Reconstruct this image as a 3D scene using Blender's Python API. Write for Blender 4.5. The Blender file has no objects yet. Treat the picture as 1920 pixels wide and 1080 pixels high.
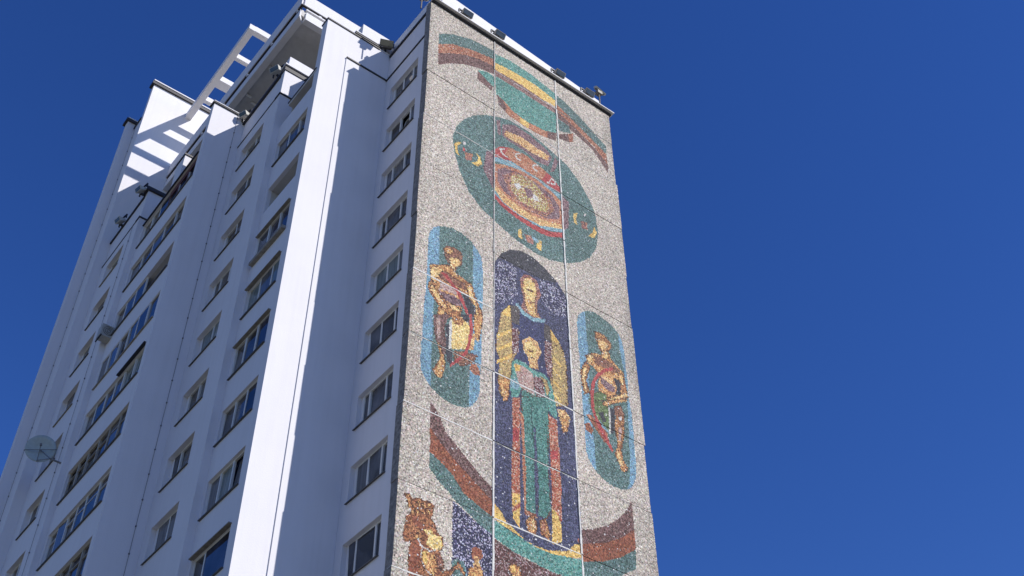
import bpy, bmesh, math, random
import numpy as np
from mathutils import Vector, Matrix
random.seed(7)
rng = np.random.default_rng(11)
scene = bpy.context.scene
COL = scene.collection
Z0 = 42.7                       # height of the reference level (top window head) above the ground

# ------------------------------------------------------------------ camera
cam = bpy.data.cameras.new('camera')
cam_ob = bpy.data.objects.new('camera', cam)
COL.objects.link(cam_ob)
yaw, pitch, roll = 0.667860, 0.770438, -0.012300
fw = Vector((math.sin(yaw)*math.cos(pitch), math.cos(yaw)*math.cos(pitch), math.sin(pitch)))
rt = Vector((math.cos(yaw), -math.sin(yaw), 0)); up = rt.cross(fw)
r2 = math.cos(roll)*rt + math.sin(roll)*up
u2 = -math.sin(roll)*rt + math.cos(roll)*up
m = Matrix((r2, u2, -fw)).transposed().to_4x4()
m.translation = Vector((-14.631998, -23.825893, -41.108291 + Z0))
cam_ob.matrix_world = m
cam.sensor_width = 36.0
cam.lens = 2202.151722/1920*36.0
cam.clip_end = 3000
scene.camera = cam_ob

# ------------------------------------------------------------------ sky and sun
SUN = Vector((0.53, -1.0, 0.87)).normalized()      # towards the sun
elev = math.asin(SUN.z)
w = bpy.data.worlds.new('World'); scene.world = w; w.use_nodes = True
nt = w.node_tree
sky = nt.nodes.new('ShaderNodeTexSky'); sky.sky_type = 'NISHITA'; sky.sun_disc = False
sky.sun_elevation = elev
sky.sun_rotation = math.atan2(SUN.x, SUN.y)
sky.altitude = 400; sky.air_density = 1.0; sky.dust_density = 0.0; sky.ozone_density = 6.0
bg = nt.nodes['Background']
hsv = nt.nodes.new('ShaderNodeHueSaturation'); hsv.inputs['Saturation'].default_value = 1.2
hsv.inputs['Hue'].default_value = 0.518
nt.links.new(sky.outputs[0], hsv.inputs['Color'])
nt.links.new(hsv.outputs[0], bg.inputs['Color'])
bg.inputs['Strength'].default_value = 0.124
sl = bpy.data.lights.new('sun', 'SUN'); sl.energy = 4.6; sl.angle = math.radians(0.5); sl.color = (1.0, 0.955, 0.90)
sun = bpy.data.objects.new('sun', sl); COL.objects.link(sun)
sun.rotation_euler = (-SUN).to_track_quat('-Z', 'Y').to_euler()
sun.location = (60, -120, 140)
scene.view_settings.view_transform = 'Standard'
scene.view_settings.look = 'None'
scene.view_settings.exposure = 0.12
scene.view_settings.gamma = 1.0
scene.view_settings.use_curve_mapping = False

# ------------------------------------------------------------------ materials
def lin(c):
    c = np.asarray(c, float)/255.0
    return np.where(c <= 0.04045, c/12.92, ((c+0.055)/1.055)**2.4)

def mat(name, rgb, rough=0.7, spec=0.3, noise=0.0, nscale=3.0, bump=0.0, bscale=40.0, metal=0.0, stain=0.0):
    mt = bpy.data.materials.new(name); mt.use_nodes = True
    t = mt.node_tree; b = t.nodes['Principled BSDF']
    b.inputs['Base Color'].default_value = (*rgb, 1); b.inputs['Roughness'].default_value = rough
    b.inputs['Specular IOR Level'].default_value = spec; b.inputs['Metallic'].default_value = metal
    tc = t.nodes.new('ShaderNodeTexCoord')
    if noise > 0:
        n = t.nodes.new('ShaderNodeTexNoise'); n.inputs['Scale'].default_value = nscale
        n.inputs['Detail'].default_value = 6; n.inputs['Roughness'].default_value = 0.65
        t.links.new(tc.outputs['Object'], n.inputs['Vector'])
        r = t.nodes.new('ShaderNodeValToRGB')
        r.color_ramp.elements[0].position = 0.3; r.color_ramp.elements[1].position = 0.7
        lo = [max(0, c*(1-noise)) for c in rgb]; hi = [min(0.9, c*(1+noise)) for c in rgb]
        r.color_ramp.elements[0].color = (*lo, 1); r.color_ramp.elements[1].color = (*hi, 1)
        t.links.new(n.outputs['Fac'], r.inputs['Fac'])
        out = r.outputs['Color']
        if stain > 0:      # rain streaks: noise stretched along the height
            mp = t.nodes.new('ShaderNodeMapping'); mp.inputs['Scale'].default_value = (2.2, 2.2, 0.10)
            t.links.new(tc.outputs['Object'], mp.inputs['Vector'])
            n2 = t.nodes.new('ShaderNodeTexNoise'); n2.inputs['Scale'].default_value = 2.0; n2.inputs['Detail'].default_value = 5
            t.links.new(mp.outputs[0], n2.inputs['Vector'])
            mr = t.nodes.new('ShaderNodeMapRange')
            mr.inputs['From Min'].default_value = 0.42; mr.inputs['From Max'].default_value = 0.72
            mr.inputs['To Min'].default_value = 0.0; mr.inputs['To Max'].default_value = stain
            t.links.new(n2.outputs['Fac'], mr.inputs['Value'])
            mx = t.nodes.new('ShaderNodeMix'); mx.data_type = 'RGBA'
            mx.inputs['B'].default_value = (*[c*0.72*q for c, q in zip(rgb, (1, .97, .92))], 1)
            t.links.new(mr.outputs[0], mx.inputs['Factor']); t.links.new(out, mx.inputs['A'])
            out = mx.outputs['Result']
        t.links.new(out, b.inputs['Base Color'])
    if bump > 0:
        n3 = t.nodes.new('ShaderNodeTexNoise'); n3.inputs['Scale'].default_value = bscale; n3.inputs['Detail'].default_value = 4
        t.links.new(tc.outputs['Object'], n3.inputs['Vector'])
        bp = t.nodes.new('ShaderNodeBump'); bp.inputs['Strength'].default_value = bump; bp.inputs['Distance'].default_value = 0.02
        t.links.new(n3.outputs['Fac'], bp.inputs['Height']); t.links.new(bp.outputs[0], b.inputs['Normal'])
    return mt

M = {}
M['plaster'] = mat('white_plaster', (0.715, 0.705, 0.73), 0.85, 0.2, 0.02, 0.6, 0.2, 30, stain=0.12)
M['plaster_trim'] = mat('white_trim', (0.69, 0.685, 0.70), 0.7, 0.25, 0.05, 2.0, 0.1, 30)
M['soffit'] = mat('soffit_concrete', (0.56, 0.54, 0.51), 0.85, 0.2, 0.12, 1.3, 0.2, 20)
M['flashing'] = mat('dark_flashing', (0.035, 0.033, 0.038), 0.5, 0.4, 0.2, 4.0)
M['concrete_dark'] = mat('weathered_concrete', (0.22, 0.21, 0.20), 0.9, 0.2, 0.5, 9.0, 0.8, 14)
M['mortar'] = mat('white_mortar', (0.60, 0.59, 0.56), 0.9, 0.15, 0.22, 14.0, 0.5, 25)
M['mortar_grey'] = mat('grey_mortar', (0.40, 0.39, 0.37), 0.9, 0.15, 0.35, 10.0, 0.5, 25)
M['joint_grey'] = mat('grey_joint_filler', (0.20, 0.19, 0.18), 0.9, 0.15, 0.4, 10.0, 0.5, 25)
M['roof'] = mat('roof_felt', (0.10, 0.10, 0.10), 0.95, 0.1, 0.2, 2.0)
M['pvc'] = mat('white_pvc', (0.70, 0.70, 0.68), 0.45, 0.4, 0.06, 3.0)
M['wood'] = mat('old_painted_wood', (0.40, 0.37, 0.32), 0.7, 0.25, 0.25, 6.0)
M['brown_frame'] = mat('brown_frame', (0.13, 0.045, 0.03), 0.5, 0.35, 0.2, 5.0)
M['sill'] = mat('dull_zinc', (0.085, 0.083, 0.085), 0.55, 0.4, 0.3, 6.0)
M['sill_ledge'] = mat('brown_ledge', (0.27, 0.245, 0.21), 0.8, 0.2, 0.3, 6.0)
M['lamp_body'] = mat('grey_lamp_body', (0.17, 0.155, 0.13), 0.5, 0.4, 0.2, 8.0)
M['lamp_light'] = mat('pale_lamp_casing', (0.50, 0.49, 0.44), 0.5, 0.4, 0.12, 8.0)
M['lamp_dark'] = mat('black_bracket', (0.025, 0.025, 0.028), 0.5, 0.4)
M['dish'] = mat('grey_dish', (0.40, 0.47, 0.47), 0.45, 0.4, 0.12, 5.0)
M['ac'] = mat('ac_casing', (0.42, 0.41, 0.37), 0.5, 0.35, 0.15, 8.0)
M['wire'] = mat('steel_wire', (0.16, 0.16, 0.17), 0.5, 0.4)

def glass(name, rgb, fold=0.0, rough=0.04):
    mt = bpy.data.materials.new(name); mt.use_nodes = True
    t = mt.node_tree; b = t.nodes['Principled BSDF']
    b.inputs['Roughness'].default_value = rough; b.inputs['Specular IOR Level'].default_value = 0.5
    b.inputs['IOR'].default_value = 1.52
    b.inputs['Base Color'].default_value = (*rgb, 1)
    tc = t.nodes.new('ShaderNodeTexCoord'); oi = t.nodes.new('ShaderNodeObjectInfo')
    add = t.nodes.new('ShaderNodeVectorMath'); add.operation = 'ADD'
    t.links.new(tc.outputs['Object'], add.inputs[0]); t.links.new(oi.outputs['Location'], add.inputs[1])
    mp = t.nodes.new('ShaderNodeMapping')
    mp.inputs['Scale'].default_value = (9, 9, 0.5) if fold else (1.2, 1.2, 0.9)
    t.links.new(add.outputs[0], mp.inputs['Vector'])
    n = t.nodes.new('ShaderNodeTexNoise'); n.inputs['Scale'].default_value = 1.0; n.inputs['Detail'].default_value = 3
    t.links.new(mp.outputs[0], n.inputs['Vector'])
    r = t.nodes.new('ShaderNodeValToRGB')
    k = 0.30 if fold else 0.65
    r.color_ramp.elements[0].position = 0.35; r.color_ramp.elements[1].position = 0.68
    r.color_ramp.elements[0].color = (*[c*(1-k) for c in rgb], 1)
    r.color_ramp.elements[1].color = (*[c*(1+k) for c in rgb], 1)
    t.links.new(n.outputs['Fac'], r.inputs['Fac']); t.links.new(r.outputs['Color'], b.inputs['Base Color'])
    return mt
G = [glass('dark_glass', (0.042, 0.044, 0.052)), glass('blue_glass', (0.028, 0.034, 0.058)),
     glass('curtained_glass', (0.16, 0.20, 0.20), 1), glass('grey_curtained_glass', (0.12, 0.125, 0.135), 1),
     glass('dusk_glass', (0.085, 0.088, 0.10))]

# ------------------------------------------------------------------ helpers
def link(o, parent=None, kind=None):
    COL.objects.link(o)
    if parent: o.parent = parent
    if kind: o['kind'] = kind
    return o

def meshob(name, verts, faces, m, parent=None, kind=None, smooth=False):
    me = bpy.data.meshes.new(name); me.from_pydata(verts, [], faces); me.update()
    ms = m if isinstance(m, (list, tuple)) else [m]
    for q in ms: me.materials.append(q)
    if smooth:
        for p in me.polygons: p.use_smooth = True
    return link(bpy.data.objects.new(name, me), parent, kind)

class MB:
    def __init__(s): s.v = []; s.f = []
    def quad(s, a, b, c, d):
        n = len(s.v); s.v += [a, b, c, d]; s.f.append((n, n+1, n+2, n+3)); return s
    def box(s, x0, x1, y0, y1, z0, z1, R=None, T=None):
        n = len(s.v)
        pts = [(x, y, z) for x in (x0, x1) for y in (y0, y1) for z in (z0, z1)]
        if R is not None: pts = [tuple((R @ Vector(p)) + (T or Vector())) for p in pts]
        s.v += pts
        for a in ((0, 1, 3, 2), (4, 6, 7, 5), (0, 4, 5, 1), (2, 3, 7, 6), (0, 2, 6, 4), (1, 5, 7, 3)):
            s.f.append(tuple(n+i for i in a))
        return s
    def prism(s, poly, z0, z1):
        n = len(s.v); k = len(poly)
        s.v += [(x, y, z0) for x, y in poly] + [(x, y, z1) for x, y in poly]
        s.f.append(tuple(n+i for i in reversed(range(k)))); s.f.append(tuple(n+k+i for i in range(k)))
        for i in range(k):
            j = (i+1) % k; s.f.append((n+i, n+j, n+k+j, n+k+i))
        return s
    def tube(s, p, q, r, seg=8):
        p = Vector(p); q = Vector(q); d = (q-p).normalized()
        a = d.orthogonal().normalized(); b = d.cross(a); n = len(s.v)
        for c in (p, q):
            for i in range(seg):
                t = 2*math.pi*i/seg; s.v.append(tuple(c + r*(math.cos(t)*a + math.sin(t)*b)))
        for i in range(seg):
            j = (i+1) % seg; s.f.append((n+i, n+j, n+seg+j, n+seg+i))
        s.f.append(tuple(n+i for i in reversed(range(seg)))); s.f.append(tuple(n+seg+i for i in range(seg)))
        return s
    def build(s, name, m, parent=None, kind=None, smooth=False, up=True):
        v = [(x, y, z+Z0) for x, y, z in s.v] if up else s.v
        return meshob(name, v, s.f, m, parent, kind, smooth)

def empty(name, label, cat, loc, group=None, rot=(0, 0, 0)):
    o = bpy.data.objects.new(name, None); COL.objects.link(o); o.empty_display_size = 0.3
    o.location = loc; o.rotation_euler = rot; o['label'] = label; o['category'] = cat
    if group: o['group'] = group
    return o

# ------------------------------------------------------------------ ground
def ground():
    n = 24; R = 1500.0
    v = []; f = []
    for i in range(n+1):
        for j in range(n+1):
            v.append((-R+2*R*i/n, -R+2*R*j/n, 0.0))
    for i in range(n):
        for j in range(n):
            a = i*(n+1)+j; f.append((a, a+n+1, a+n+2, a+1))
    mt = bpy.data.materials.new('yard_ground'); mt.use_nodes = True
    t = mt.node_tree; b = t.nodes['Principled BSDF']; b.inputs['Roughness'].default_value = 0.95
    tc = t.nodes.new('ShaderNodeTexCoord'); nz = t.nodes.new('ShaderNodeTexNoise')
    nz.inputs['Scale'].default_value = 0.04; nz.inputs['Detail'].default_value = 8
    t.links.new(tc.outputs['Object'], nz.inputs['Vector'])
    r = t.nodes.new('ShaderNodeValToRGB')
    r.color_ramp.elements[0].position = 0.45; r.color_ramp.elements[0].color = (0.17, 0.155, 0.135, 1)
    r.color_ramp.elements[1].position = 0.55; r.color_ramp.elements[1].color = (0.10, 0.10, 0.055, 1)
    t.links.new(nz.outputs['Fac'], r.inputs['Fac']); t.links.new(r.outputs[0], b.inputs['Base Color'])
    meshob('ground', v, f, mt, None, 'structure')
ground()
def pavement():
    b = MB(); b.box(-9, 11.5, -1.6, -0.35, 0.0-0.05, 0.12)
    b.build('pavement', mat('pavement_concrete', (0.32, 0.31, 0.29), 0.9, 0.2, 0.2, 1.0), None, 'structure', up=False)
pavement()

# outlines of the coloured fields of the mosaic: (colour family, [(x, z), ...]) in metres on the end wall
SHAPES = [
('tealD',[(0.4,1.08),(1.13,1.7),(2.07,2.18),(3.3,2.41),(3.3,1.76),(2.72,1.61),(2.01,1.38),(1.16,0.97),(0.42,0.31)]),
('orange',[(0.42,0.31),(1.16,0.97),(2.01,1.38),(2.72,1.61),(3.32,1.78),(3.34,1.19),(2.56,1.1),(1.71,0.68),(1.03,0.19),(0.43,-0.32)]),
('brown',[(0.43,-0.32),(1.03,0.19),(1.71,0.68),(2.56,1.12),(3.34,1.25),(3.34,0.65),(2.46,0.36),(1.8,0.03),(1.13,-0.45),(0.44,-1.15)]),
('teal',[(3.34,2.2),(4.19,2.43),(5.36,2.42),(6.79,2.11),(6.76,1.59),(5.68,1.8),(4.51,1.76),(3.35,1.56)]),
('yellow',[(3.35,1.56),(4.51,1.76),(5.68,1.8),(6.76,1.59),(6.74,1.12),(5.91,1.06),(4.83,1.15),(3.36,1.05)]),
('brownlt',[(3.36,1.05),(4.83,1.15),(5.91,1.06),(6.75,0.99),(6.74,0.58),(5.81,0.61),(4.82,0.65),(3.4,0.6)]),
('teal',[(3.4,0.6),(4.82,0.65),(5.81,0.61),(6.75,0.61),(6.73,-0.77),(6.08,-1.11),(5.11,-1.26),(4.31,-1.12),(3.84,-0.78),(3.43,-0.7)]),
('orangelt',[(3.48,-0.66),(3.84,-0.78),(4.31,-1.12),(5.11,-1.26),(6.08,-1.11),(6.73,-0.77),(6.67,-1.35),(5.74,-1.63),(4.94,-1.69),(4.15,-1.61),(3.6,-1.28)]),
('brown',[(3.48,-0.66),(3.78,-0.78),(3.99,-1.17),(3.91,-1.49),(3.6,-1.28)]),
('brown',[(6.21,-1.01),(6.73,-0.77),(6.67,-1.35),(6.19,-1.51)]),
('yellow',[(4.67,-1.25),(5.19,-1.25),(5.18,-1.66),(4.7,-1.63)]),
('teal',[(2.46,0.22),(2.89,0.48),(3.3,0.46),(3.29,-0.3),(2.89,-0.1),(2.5,0.04)]),
('brown',[(2.44,0.15),(2.58,0.11),(2.89,-0.1),(3.27,-0.29),(3.19,-0.64),(2.74,-0.54),(2.43,-0.44)]),
('tealD',[(6.82,2.08),(7.23,1.97),(8.17,1.52),(9.01,0.98),(9.73,0.57),(9.64,-0.03),(8.71,0.43),(7.78,0.89),(6.82,1.37)]),
('orange',[(6.82,1.37),(7.78,0.94),(8.71,0.49),(9.66,-0.01),(9.7,-0.81),(8.93,-0.03),(7.93,0.47),(6.83,0.89)]),
('brown',[(6.83,0.89),(7.93,0.47),(8.93,-0.08),(9.71,-0.7),(9.68,-1.33),(8.82,-0.32),(7.82,0.07),(6.84,0.37)]),
('tealD',[(6.84,0.37),(7.49,0.34),(7.59,-0.11),(6.91,-0.48)]),
('brown',[(6.84,-0.73),(7.59,-0.16),(7.73,-0.0),(7.69,-0.66),(7.42,-0.86),(6.87,-1.02)]),
('orange',[(7.41,-0.3),(7.73,-0.0),(7.69,-0.66),(7.47,-0.84)]),
('tealD',[(1.32,-5.12),(1.49,-4.35),(1.83,-3.65),(2.33,-2.99),(2.93,-2.49),(3.62,-2.1),(4.24,-1.86),(5.19,-1.87),(6.14,-2.14),(7.18,-2.56),(7.88,-3.22),(8.4,-4.09),(8.67,-4.84),(8.71,-5.8),(8.56,-6.78),(8.14,-7.64),(7.56,-8.25),(6.93,-8.69),(6.03,-9.07),(5.3,-9.12),(4.45,-9.01),(3.6,-8.7),(2.77,-8.35),(2.14,-7.78),(1.7,-6.89),(1.43,-5.95)]),
('purple',[(3.78,-2.46),(4.39,-2.01),(5.18,-2.05),(6.14,-2.35),(6.41,-2.64),(6.16,-3.42),(5.62,-3.52),(4.84,-3.33),(4.15,-3.32),(3.75,-3.19)]),
('goldlt',[(3.92,-2.75),(4.7,-2.54),(5.41,-2.62),(6.24,-2.68),(6.17,-3.05),(5.31,-3.17),(4.69,-3.11),(3.88,-3.14)]),
('purple',[(3.46,-2.42),(3.65,-2.27),(3.7,-3.21),(3.54,-3.33)]),
('purple',[(6.57,-2.51),(6.75,-2.67),(6.51,-3.48),(6.28,-3.69)]),
('purple',[(2.95,-4.82),(3.37,-4.41),(3.33,-6.86),(3.03,-6.38),(2.81,-6.0)]),
('purple',[(6.81,-4.72),(7.21,-4.99),(7.08,-6.6),(6.8,-6.87)]),
('orangelt',[(3.37,-4.36),(3.69,-3.95),(4.22,-3.66),(4.99,-3.56),(5.77,-3.76),(6.39,-3.97),(6.83,-4.43),(6.81,-4.7),(6.36,-4.68),(5.74,-4.56),(4.97,-4.56),(4.21,-4.5),(3.37,-4.84)]),
('red',[(3.37,-4.36),(3.69,-3.95),(4.07,-3.74),(3.87,-4.36),(4.36,-4.51),(4.21,-4.5),(3.37,-4.84)]),
('red',[(6.08,-3.88),(6.39,-3.97),(6.83,-4.43),(6.81,-4.7),(6.36,-4.68),(5.78,-4.56)]),
('ltblue',[(3.37,-4.84),(4.21,-4.51),(5.12,-4.57),(6.05,-4.7),(6.79,-4.8),(6.78,-5.03),(5.73,-4.97),(4.96,-4.91),(4.21,-4.89),(3.37,-5.11)]),
('orangelt',[(3.37,-5.28),(3.83,-4.99),(4.66,-4.74),(5.58,-4.73),(6.42,-4.98),(6.84,-5.24),(6.83,-6.59),(6.11,-6.97),(5.28,-7.13),(4.62,-7.1),(3.82,-6.95),(3.38,-6.74)]),
('purple',[(3.5,-5.51),(3.83,-5.17),(4.66,-4.95),(5.57,-4.94),(6.34,-5.18),(6.67,-5.63),(6.63,-6.37),(5.97,-6.76),(5.22,-6.87),(4.55,-6.8),(3.82,-6.61),(3.5,-6.22)]),
('rose',[(3.76,-5.68),(4.35,-5.07),(5.26,-5.16),(6.18,-5.34),(6.38,-6.01),(5.97,-6.67),(5.07,-6.89),(4.19,-6.7)]),
('yellowg',[(4.16,-5.48),(4.66,-4.99),(5.27,-4.97),(5.72,-5.29),(6.15,-5.89),(5.98,-6.4),(5.37,-6.59),(4.63,-6.66),(4.19,-6.26)]),
('white',[(4.35,-5.8),(4.57,-5.6),(4.72,-5.76),(4.49,-6.06)]),
('white',[(5.24,-5.75),(5.47,-5.73),(5.62,-5.99),(5.31,-6.11)]),
('purple',[(4.83,-5.64),(5.25,-5.53),(5.32,-5.84),(5.01,-6.23)]),
('goldlt',[(3.38,-6.48),(3.97,-6.87),(4.77,-7.02),(5.66,-7.01),(6.83,-6.59),(6.83,-6.86),(5.64,-7.41),(4.61,-7.49),(3.82,-7.3),(3.38,-6.83)]),
('ltblue',[(3.38,-6.83),(3.82,-7.28),(4.61,-7.46),(5.65,-7.39),(6.83,-6.83),(6.82,-7.02),(5.64,-7.6),(4.54,-7.71),(3.75,-7.52),(3.38,-7.05)]),
('red',[(3.38,-7.05),(3.82,-7.34),(4.47,-7.5),(5.27,-7.56),(6.09,-7.43),(6.84,-7.03),(6.82,-7.34),(5.93,-7.79),(5.19,-7.84),(4.39,-7.74),(3.75,-7.58),(3.38,-7.32)]),
('yellow',[(1.41,-5.51),(1.58,-5.24),(1.76,-5.16),(1.57,-5.5),(1.58,-5.83),(1.68,-6.03),(1.52,-5.98)]),
('yellow',[(2.44,-5.28),(2.66,-5.39),(2.75,-5.78),(2.53,-6.05),(2.26,-6.02),(2.52,-5.78),(2.57,-5.48)]),
('rose',[(1.91,-5.63),(2.3,-5.46),(2.27,-5.88),(1.96,-6.07)]),
('white',[(1.83,-5.1),(1.93,-4.98),(1.92,-5.18),(1.84,-5.24)]),
('red',[(1.82,-5.43),(1.94,-5.38),(1.95,-5.56),(1.83,-5.63)]),
('yellow',[(7.4,-5.5),(7.63,-5.33),(7.53,-5.77),(7.6,-6.08),(7.41,-6.03)]),
('yellow',[(8.53,-5.56),(8.65,-5.84),(8.49,-6.27),(8.14,-6.37),(8.4,-6.0)]),
('rose',[(7.79,-5.69),(8.15,-5.54),(8.11,-6.03),(7.84,-6.1)]),
('white',[(8.0,-5.1),(8.12,-5.04),(8.09,-5.22),(7.99,-5.27)]),
('yellow',[(4.51,-8.34),(4.67,-8.19),(4.68,-8.75),(4.52,-8.77)]),
('yellow',[(5.47,-8.3),(5.67,-8.27),(5.61,-8.82),(5.37,-8.79)]),
('rose',[(4.8,-8.4),(5.25,-8.27),(5.24,-8.72),(4.93,-8.75)]),
('ltblue',[(5.18,-8.25),(5.54,-8.31),(5.49,-8.51),(5.17,-8.42)]),
('white',[(3.87,-3.94),(3.63,-4.12),(3.63,-4.22),(3.87,-4.03)]),
('white',[(3.61,-4.18),(3.68,-4.34),(3.75,-4.25),(3.68,-4.09)]),
('white',[(3.66,-4.32),(3.8,-4.45),(3.86,-4.35),(3.73,-4.21)]),
('white',[(3.79,-4.44),(3.99,-4.44),(4.03,-4.33),(3.82,-4.34)]),
('white',[(4.69,-3.63),(4.48,-3.8),(4.48,-3.88),(4.69,-3.71)]),
('white',[(4.47,-3.81),(4.4,-4.02),(4.46,-4.02),(4.53,-3.8)]),
('white',[(4.4,-4.02),(4.49,-4.17),(4.55,-4.09),(4.46,-3.94)]),
('white',[(4.48,-4.17),(4.68,-4.17),(4.71,-4.07),(4.51,-4.07)]),
('white',[(5.62,-3.7),(5.41,-3.81),(5.4,-3.9),(5.61,-3.79)]),
('white',[(5.41,-3.81),(5.29,-4.02),(5.33,-4.05),(5.46,-3.84)]),
('white',[(5.28,-4.04),(5.35,-4.21),(5.42,-4.14),(5.35,-3.96)]),
('white',[(5.35,-4.21),(5.57,-4.19),(5.6,-4.09),(5.38,-4.11)]),
('white',[(6.16,-4.53),(6.36,-4.05),(6.3,-4.05),(6.1,-4.53)]),
('white',[(6.28,-4.12),(6.52,-4.21),(6.57,-4.11),(6.33,-4.02)]),
('white',[(6.5,-4.14),(6.43,-4.42),(6.51,-4.39),(6.57,-4.11)]),
('white',[(6.51,-4.32),(6.29,-4.35),(6.25,-4.45),(6.47,-4.43)]),
('white',[(6.17,-4.46),(6.08,-4.44),(6.04,-4.53),(6.13,-4.55)]),
('sky',[(0.45,-15.19),(0.49,-13.61),(0.5,-12.76),(0.48,-11.55),(0.51,-11.07),(0.68,-10.73),(0.91,-10.52),(1.17,-10.37),(1.52,-10.21),(1.91,-10.24),(2.31,-10.42),(2.63,-10.73),(2.8,-11.04),(2.84,-11.6),(2.87,-12.46),(2.84,-13.5),(2.83,-13.86),(2.82,-14.94),(2.8,-16.5),(2.78,-17.18),(2.69,-17.51),(2.52,-17.81),(2.25,-18.05),(1.94,-18.12),(1.56,-18.13),(1.19,-18.03),(0.88,-17.86),(0.63,-17.56),(0.49,-17.3),(0.46,-16.95),(0.46,-15.82),(0.46,-15.04)]),
('tealD',[(0.91,-10.52),(1.17,-10.37),(1.52,-10.21),(1.91,-10.24),(2.39,-10.46),(2.46,-14.05),(2.45,-13.93),(2.37,-16.19),(2.38,-17.93),(2.25,-18.05),(1.94,-18.12),(1.56,-18.13),(1.19,-18.03),(0.89,-17.86),(0.86,-16.74),(0.85,-15.61),(0.84,-14.95),(0.81,-13.42),(0.97,-12.47),(0.96,-11.6)]),
('umber',[(1.15,-11.47),(1.32,-11.28),(1.59,-11.2),(1.86,-11.26),(1.96,-11.42),(1.91,-11.59),(1.93,-11.79),(1.73,-12.12),(1.66,-12.4),(1.43,-12.19),(1.29,-12.01),(1.19,-11.81)]),
('skin',[(1.41,-11.76),(1.75,-11.64),(1.87,-11.7),(1.88,-11.87),(1.69,-12.12),(1.62,-12.33),(1.44,-12.14)]),
('gold',[(1.17,-11.51),(1.28,-11.39),(1.55,-11.36),(1.48,-11.54),(1.26,-11.72)]),
('gold',[(0.6,-12.63),(0.95,-12.44),(1.28,-12.24),(1.43,-12.19),(1.66,-12.4),(1.97,-12.47),(2.27,-12.55),(2.43,-12.72),(2.36,-13.06),(2.06,-13.19),(1.8,-13.09),(1.92,-13.4),(1.97,-13.99),(1.91,-14.37),(0.98,-14.89),(1.06,-14.1),(0.96,-13.58),(0.81,-13.38),(0.67,-13.25)]),
('umber',[(0.92,-12.76),(1.25,-12.6),(1.78,-12.67),(2.24,-12.66),(2.17,-12.96),(1.83,-12.98),(1.53,-13.07),(1.09,-13.04)]),
('pink',[(0.98,-13.11),(1.16,-13.12),(1.69,-13.2),(1.92,-13.4),(1.62,-13.45),(1.14,-13.52),(1.0,-13.68),(1.06,-13.35)]),
('purple',[(1.07,-13.64),(1.62,-13.53),(1.96,-13.58),(1.93,-13.85),(1.56,-13.94),(1.19,-13.94),(1.01,-13.84)]),
('goldd',[(1.13,-14.02),(1.56,-13.94),(1.93,-13.97),(1.91,-14.37),(1.23,-14.75),(1.32,-14.28)]),
('skin',[(1.31,-14.0),(1.71,-13.93),(1.93,-14.05),(1.83,-14.15),(1.5,-14.18)]),
('goldd',[(0.65,-13.26),(0.95,-13.33),(0.96,-13.58),(1.31,-13.96),(1.57,-14.22),(1.36,-14.5),(0.99,-14.26),(0.61,-13.87),(0.57,-13.69)]),
('skin',[(0.7,-13.48),(0.85,-13.64),(1.27,-14.1),(1.39,-14.24),(1.28,-14.34),(0.95,-14.12),(0.68,-13.79)]),
('skin',[(0.63,-12.76),(0.95,-12.52),(1.14,-12.62),(0.94,-13.01),(0.84,-13.4),(0.67,-13.25)]),
('goldd',[(2.05,-12.64),(2.35,-12.51),(2.47,-12.86),(2.67,-13.34),(2.85,-13.66),(2.83,-13.86),(2.51,-14.04),(2.6,-13.55),(2.29,-13.31),(2.17,-12.91)]),
('skin',[(2.16,-12.7),(2.32,-12.66),(2.44,-13.01),(2.63,-13.49),(2.68,-13.84),(2.56,-13.86),(2.52,-13.51),(2.29,-13.18)]),
('slate',[(1.99,-13.23),(2.25,-13.21),(2.56,-13.66),(2.46,-14.07),(2.27,-14.17),(2.15,-13.72)]),
('red',[(1.07,-12.75),(1.26,-12.64),(1.6,-12.95),(1.91,-13.19),(2.15,-13.72),(2.33,-14.14),(2.22,-14.2),(1.98,-13.7),(1.73,-13.3),(1.46,-13.04)]),
('brown',[(0.84,-14.83),(1.52,-14.45),(1.41,-14.75),(1.31,-15.16),(1.41,-15.85),(1.38,-16.4),(1.41,-16.83),(1.29,-17.31),(1.05,-17.32),(0.94,-17.11),(1.15,-16.67),(1.22,-16.33),(1.03,-15.98),(0.91,-15.58)]),
('pink',[(0.97,-14.92),(1.13,-14.83),(1.15,-15.68),(1.05,-15.74)]),
('gold',[(1.03,-15.9),(1.13,-15.96),(1.32,-16.31),(1.41,-16.68),(1.29,-17.31),(1.05,-17.32),(0.96,-17.1),(1.16,-16.66),(1.2,-16.34)]),
('goldlt',[(1.1,-16.84),(1.31,-16.74),(1.32,-17.1),(1.15,-17.22)]),
('slate',[(1.35,-15.03),(1.52,-14.85),(1.56,-15.92),(1.67,-16.02),(1.65,-16.56),(1.44,-16.52),(1.39,-15.86)]),
('yellowp',[(1.53,-14.68),(1.94,-14.29),(2.28,-14.43),(2.33,-15.01),(2.23,-15.63),(1.63,-15.92),(1.56,-15.61)]),
('white',[(1.49,-14.75),(1.59,-14.69),(1.61,-15.93),(1.49,-15.97)]),
('goldd',[(1.58,-14.54),(1.87,-14.29),(2.09,-14.37),(2.02,-14.69),(1.7,-14.79)]),
('slate',[(1.9,-14.23),(2.27,-14.03),(2.31,-14.37),(2.17,-14.45)]),
('gold',[(2.49,-13.9),(2.85,-13.7),(2.84,-14.12),(2.76,-14.69),(2.69,-15.05),(2.59,-14.98),(2.48,-14.56)]),
('goldlt',[(2.47,-14.77),(2.58,-14.83),(2.48,-15.51),(2.3,-15.61),(2.37,-15.18)]),
('umber',[(1.7,-15.96),(2.2,-15.76),(2.67,-15.65),(2.49,-16.05),(2.0,-16.45),(1.75,-16.32)]),
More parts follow.
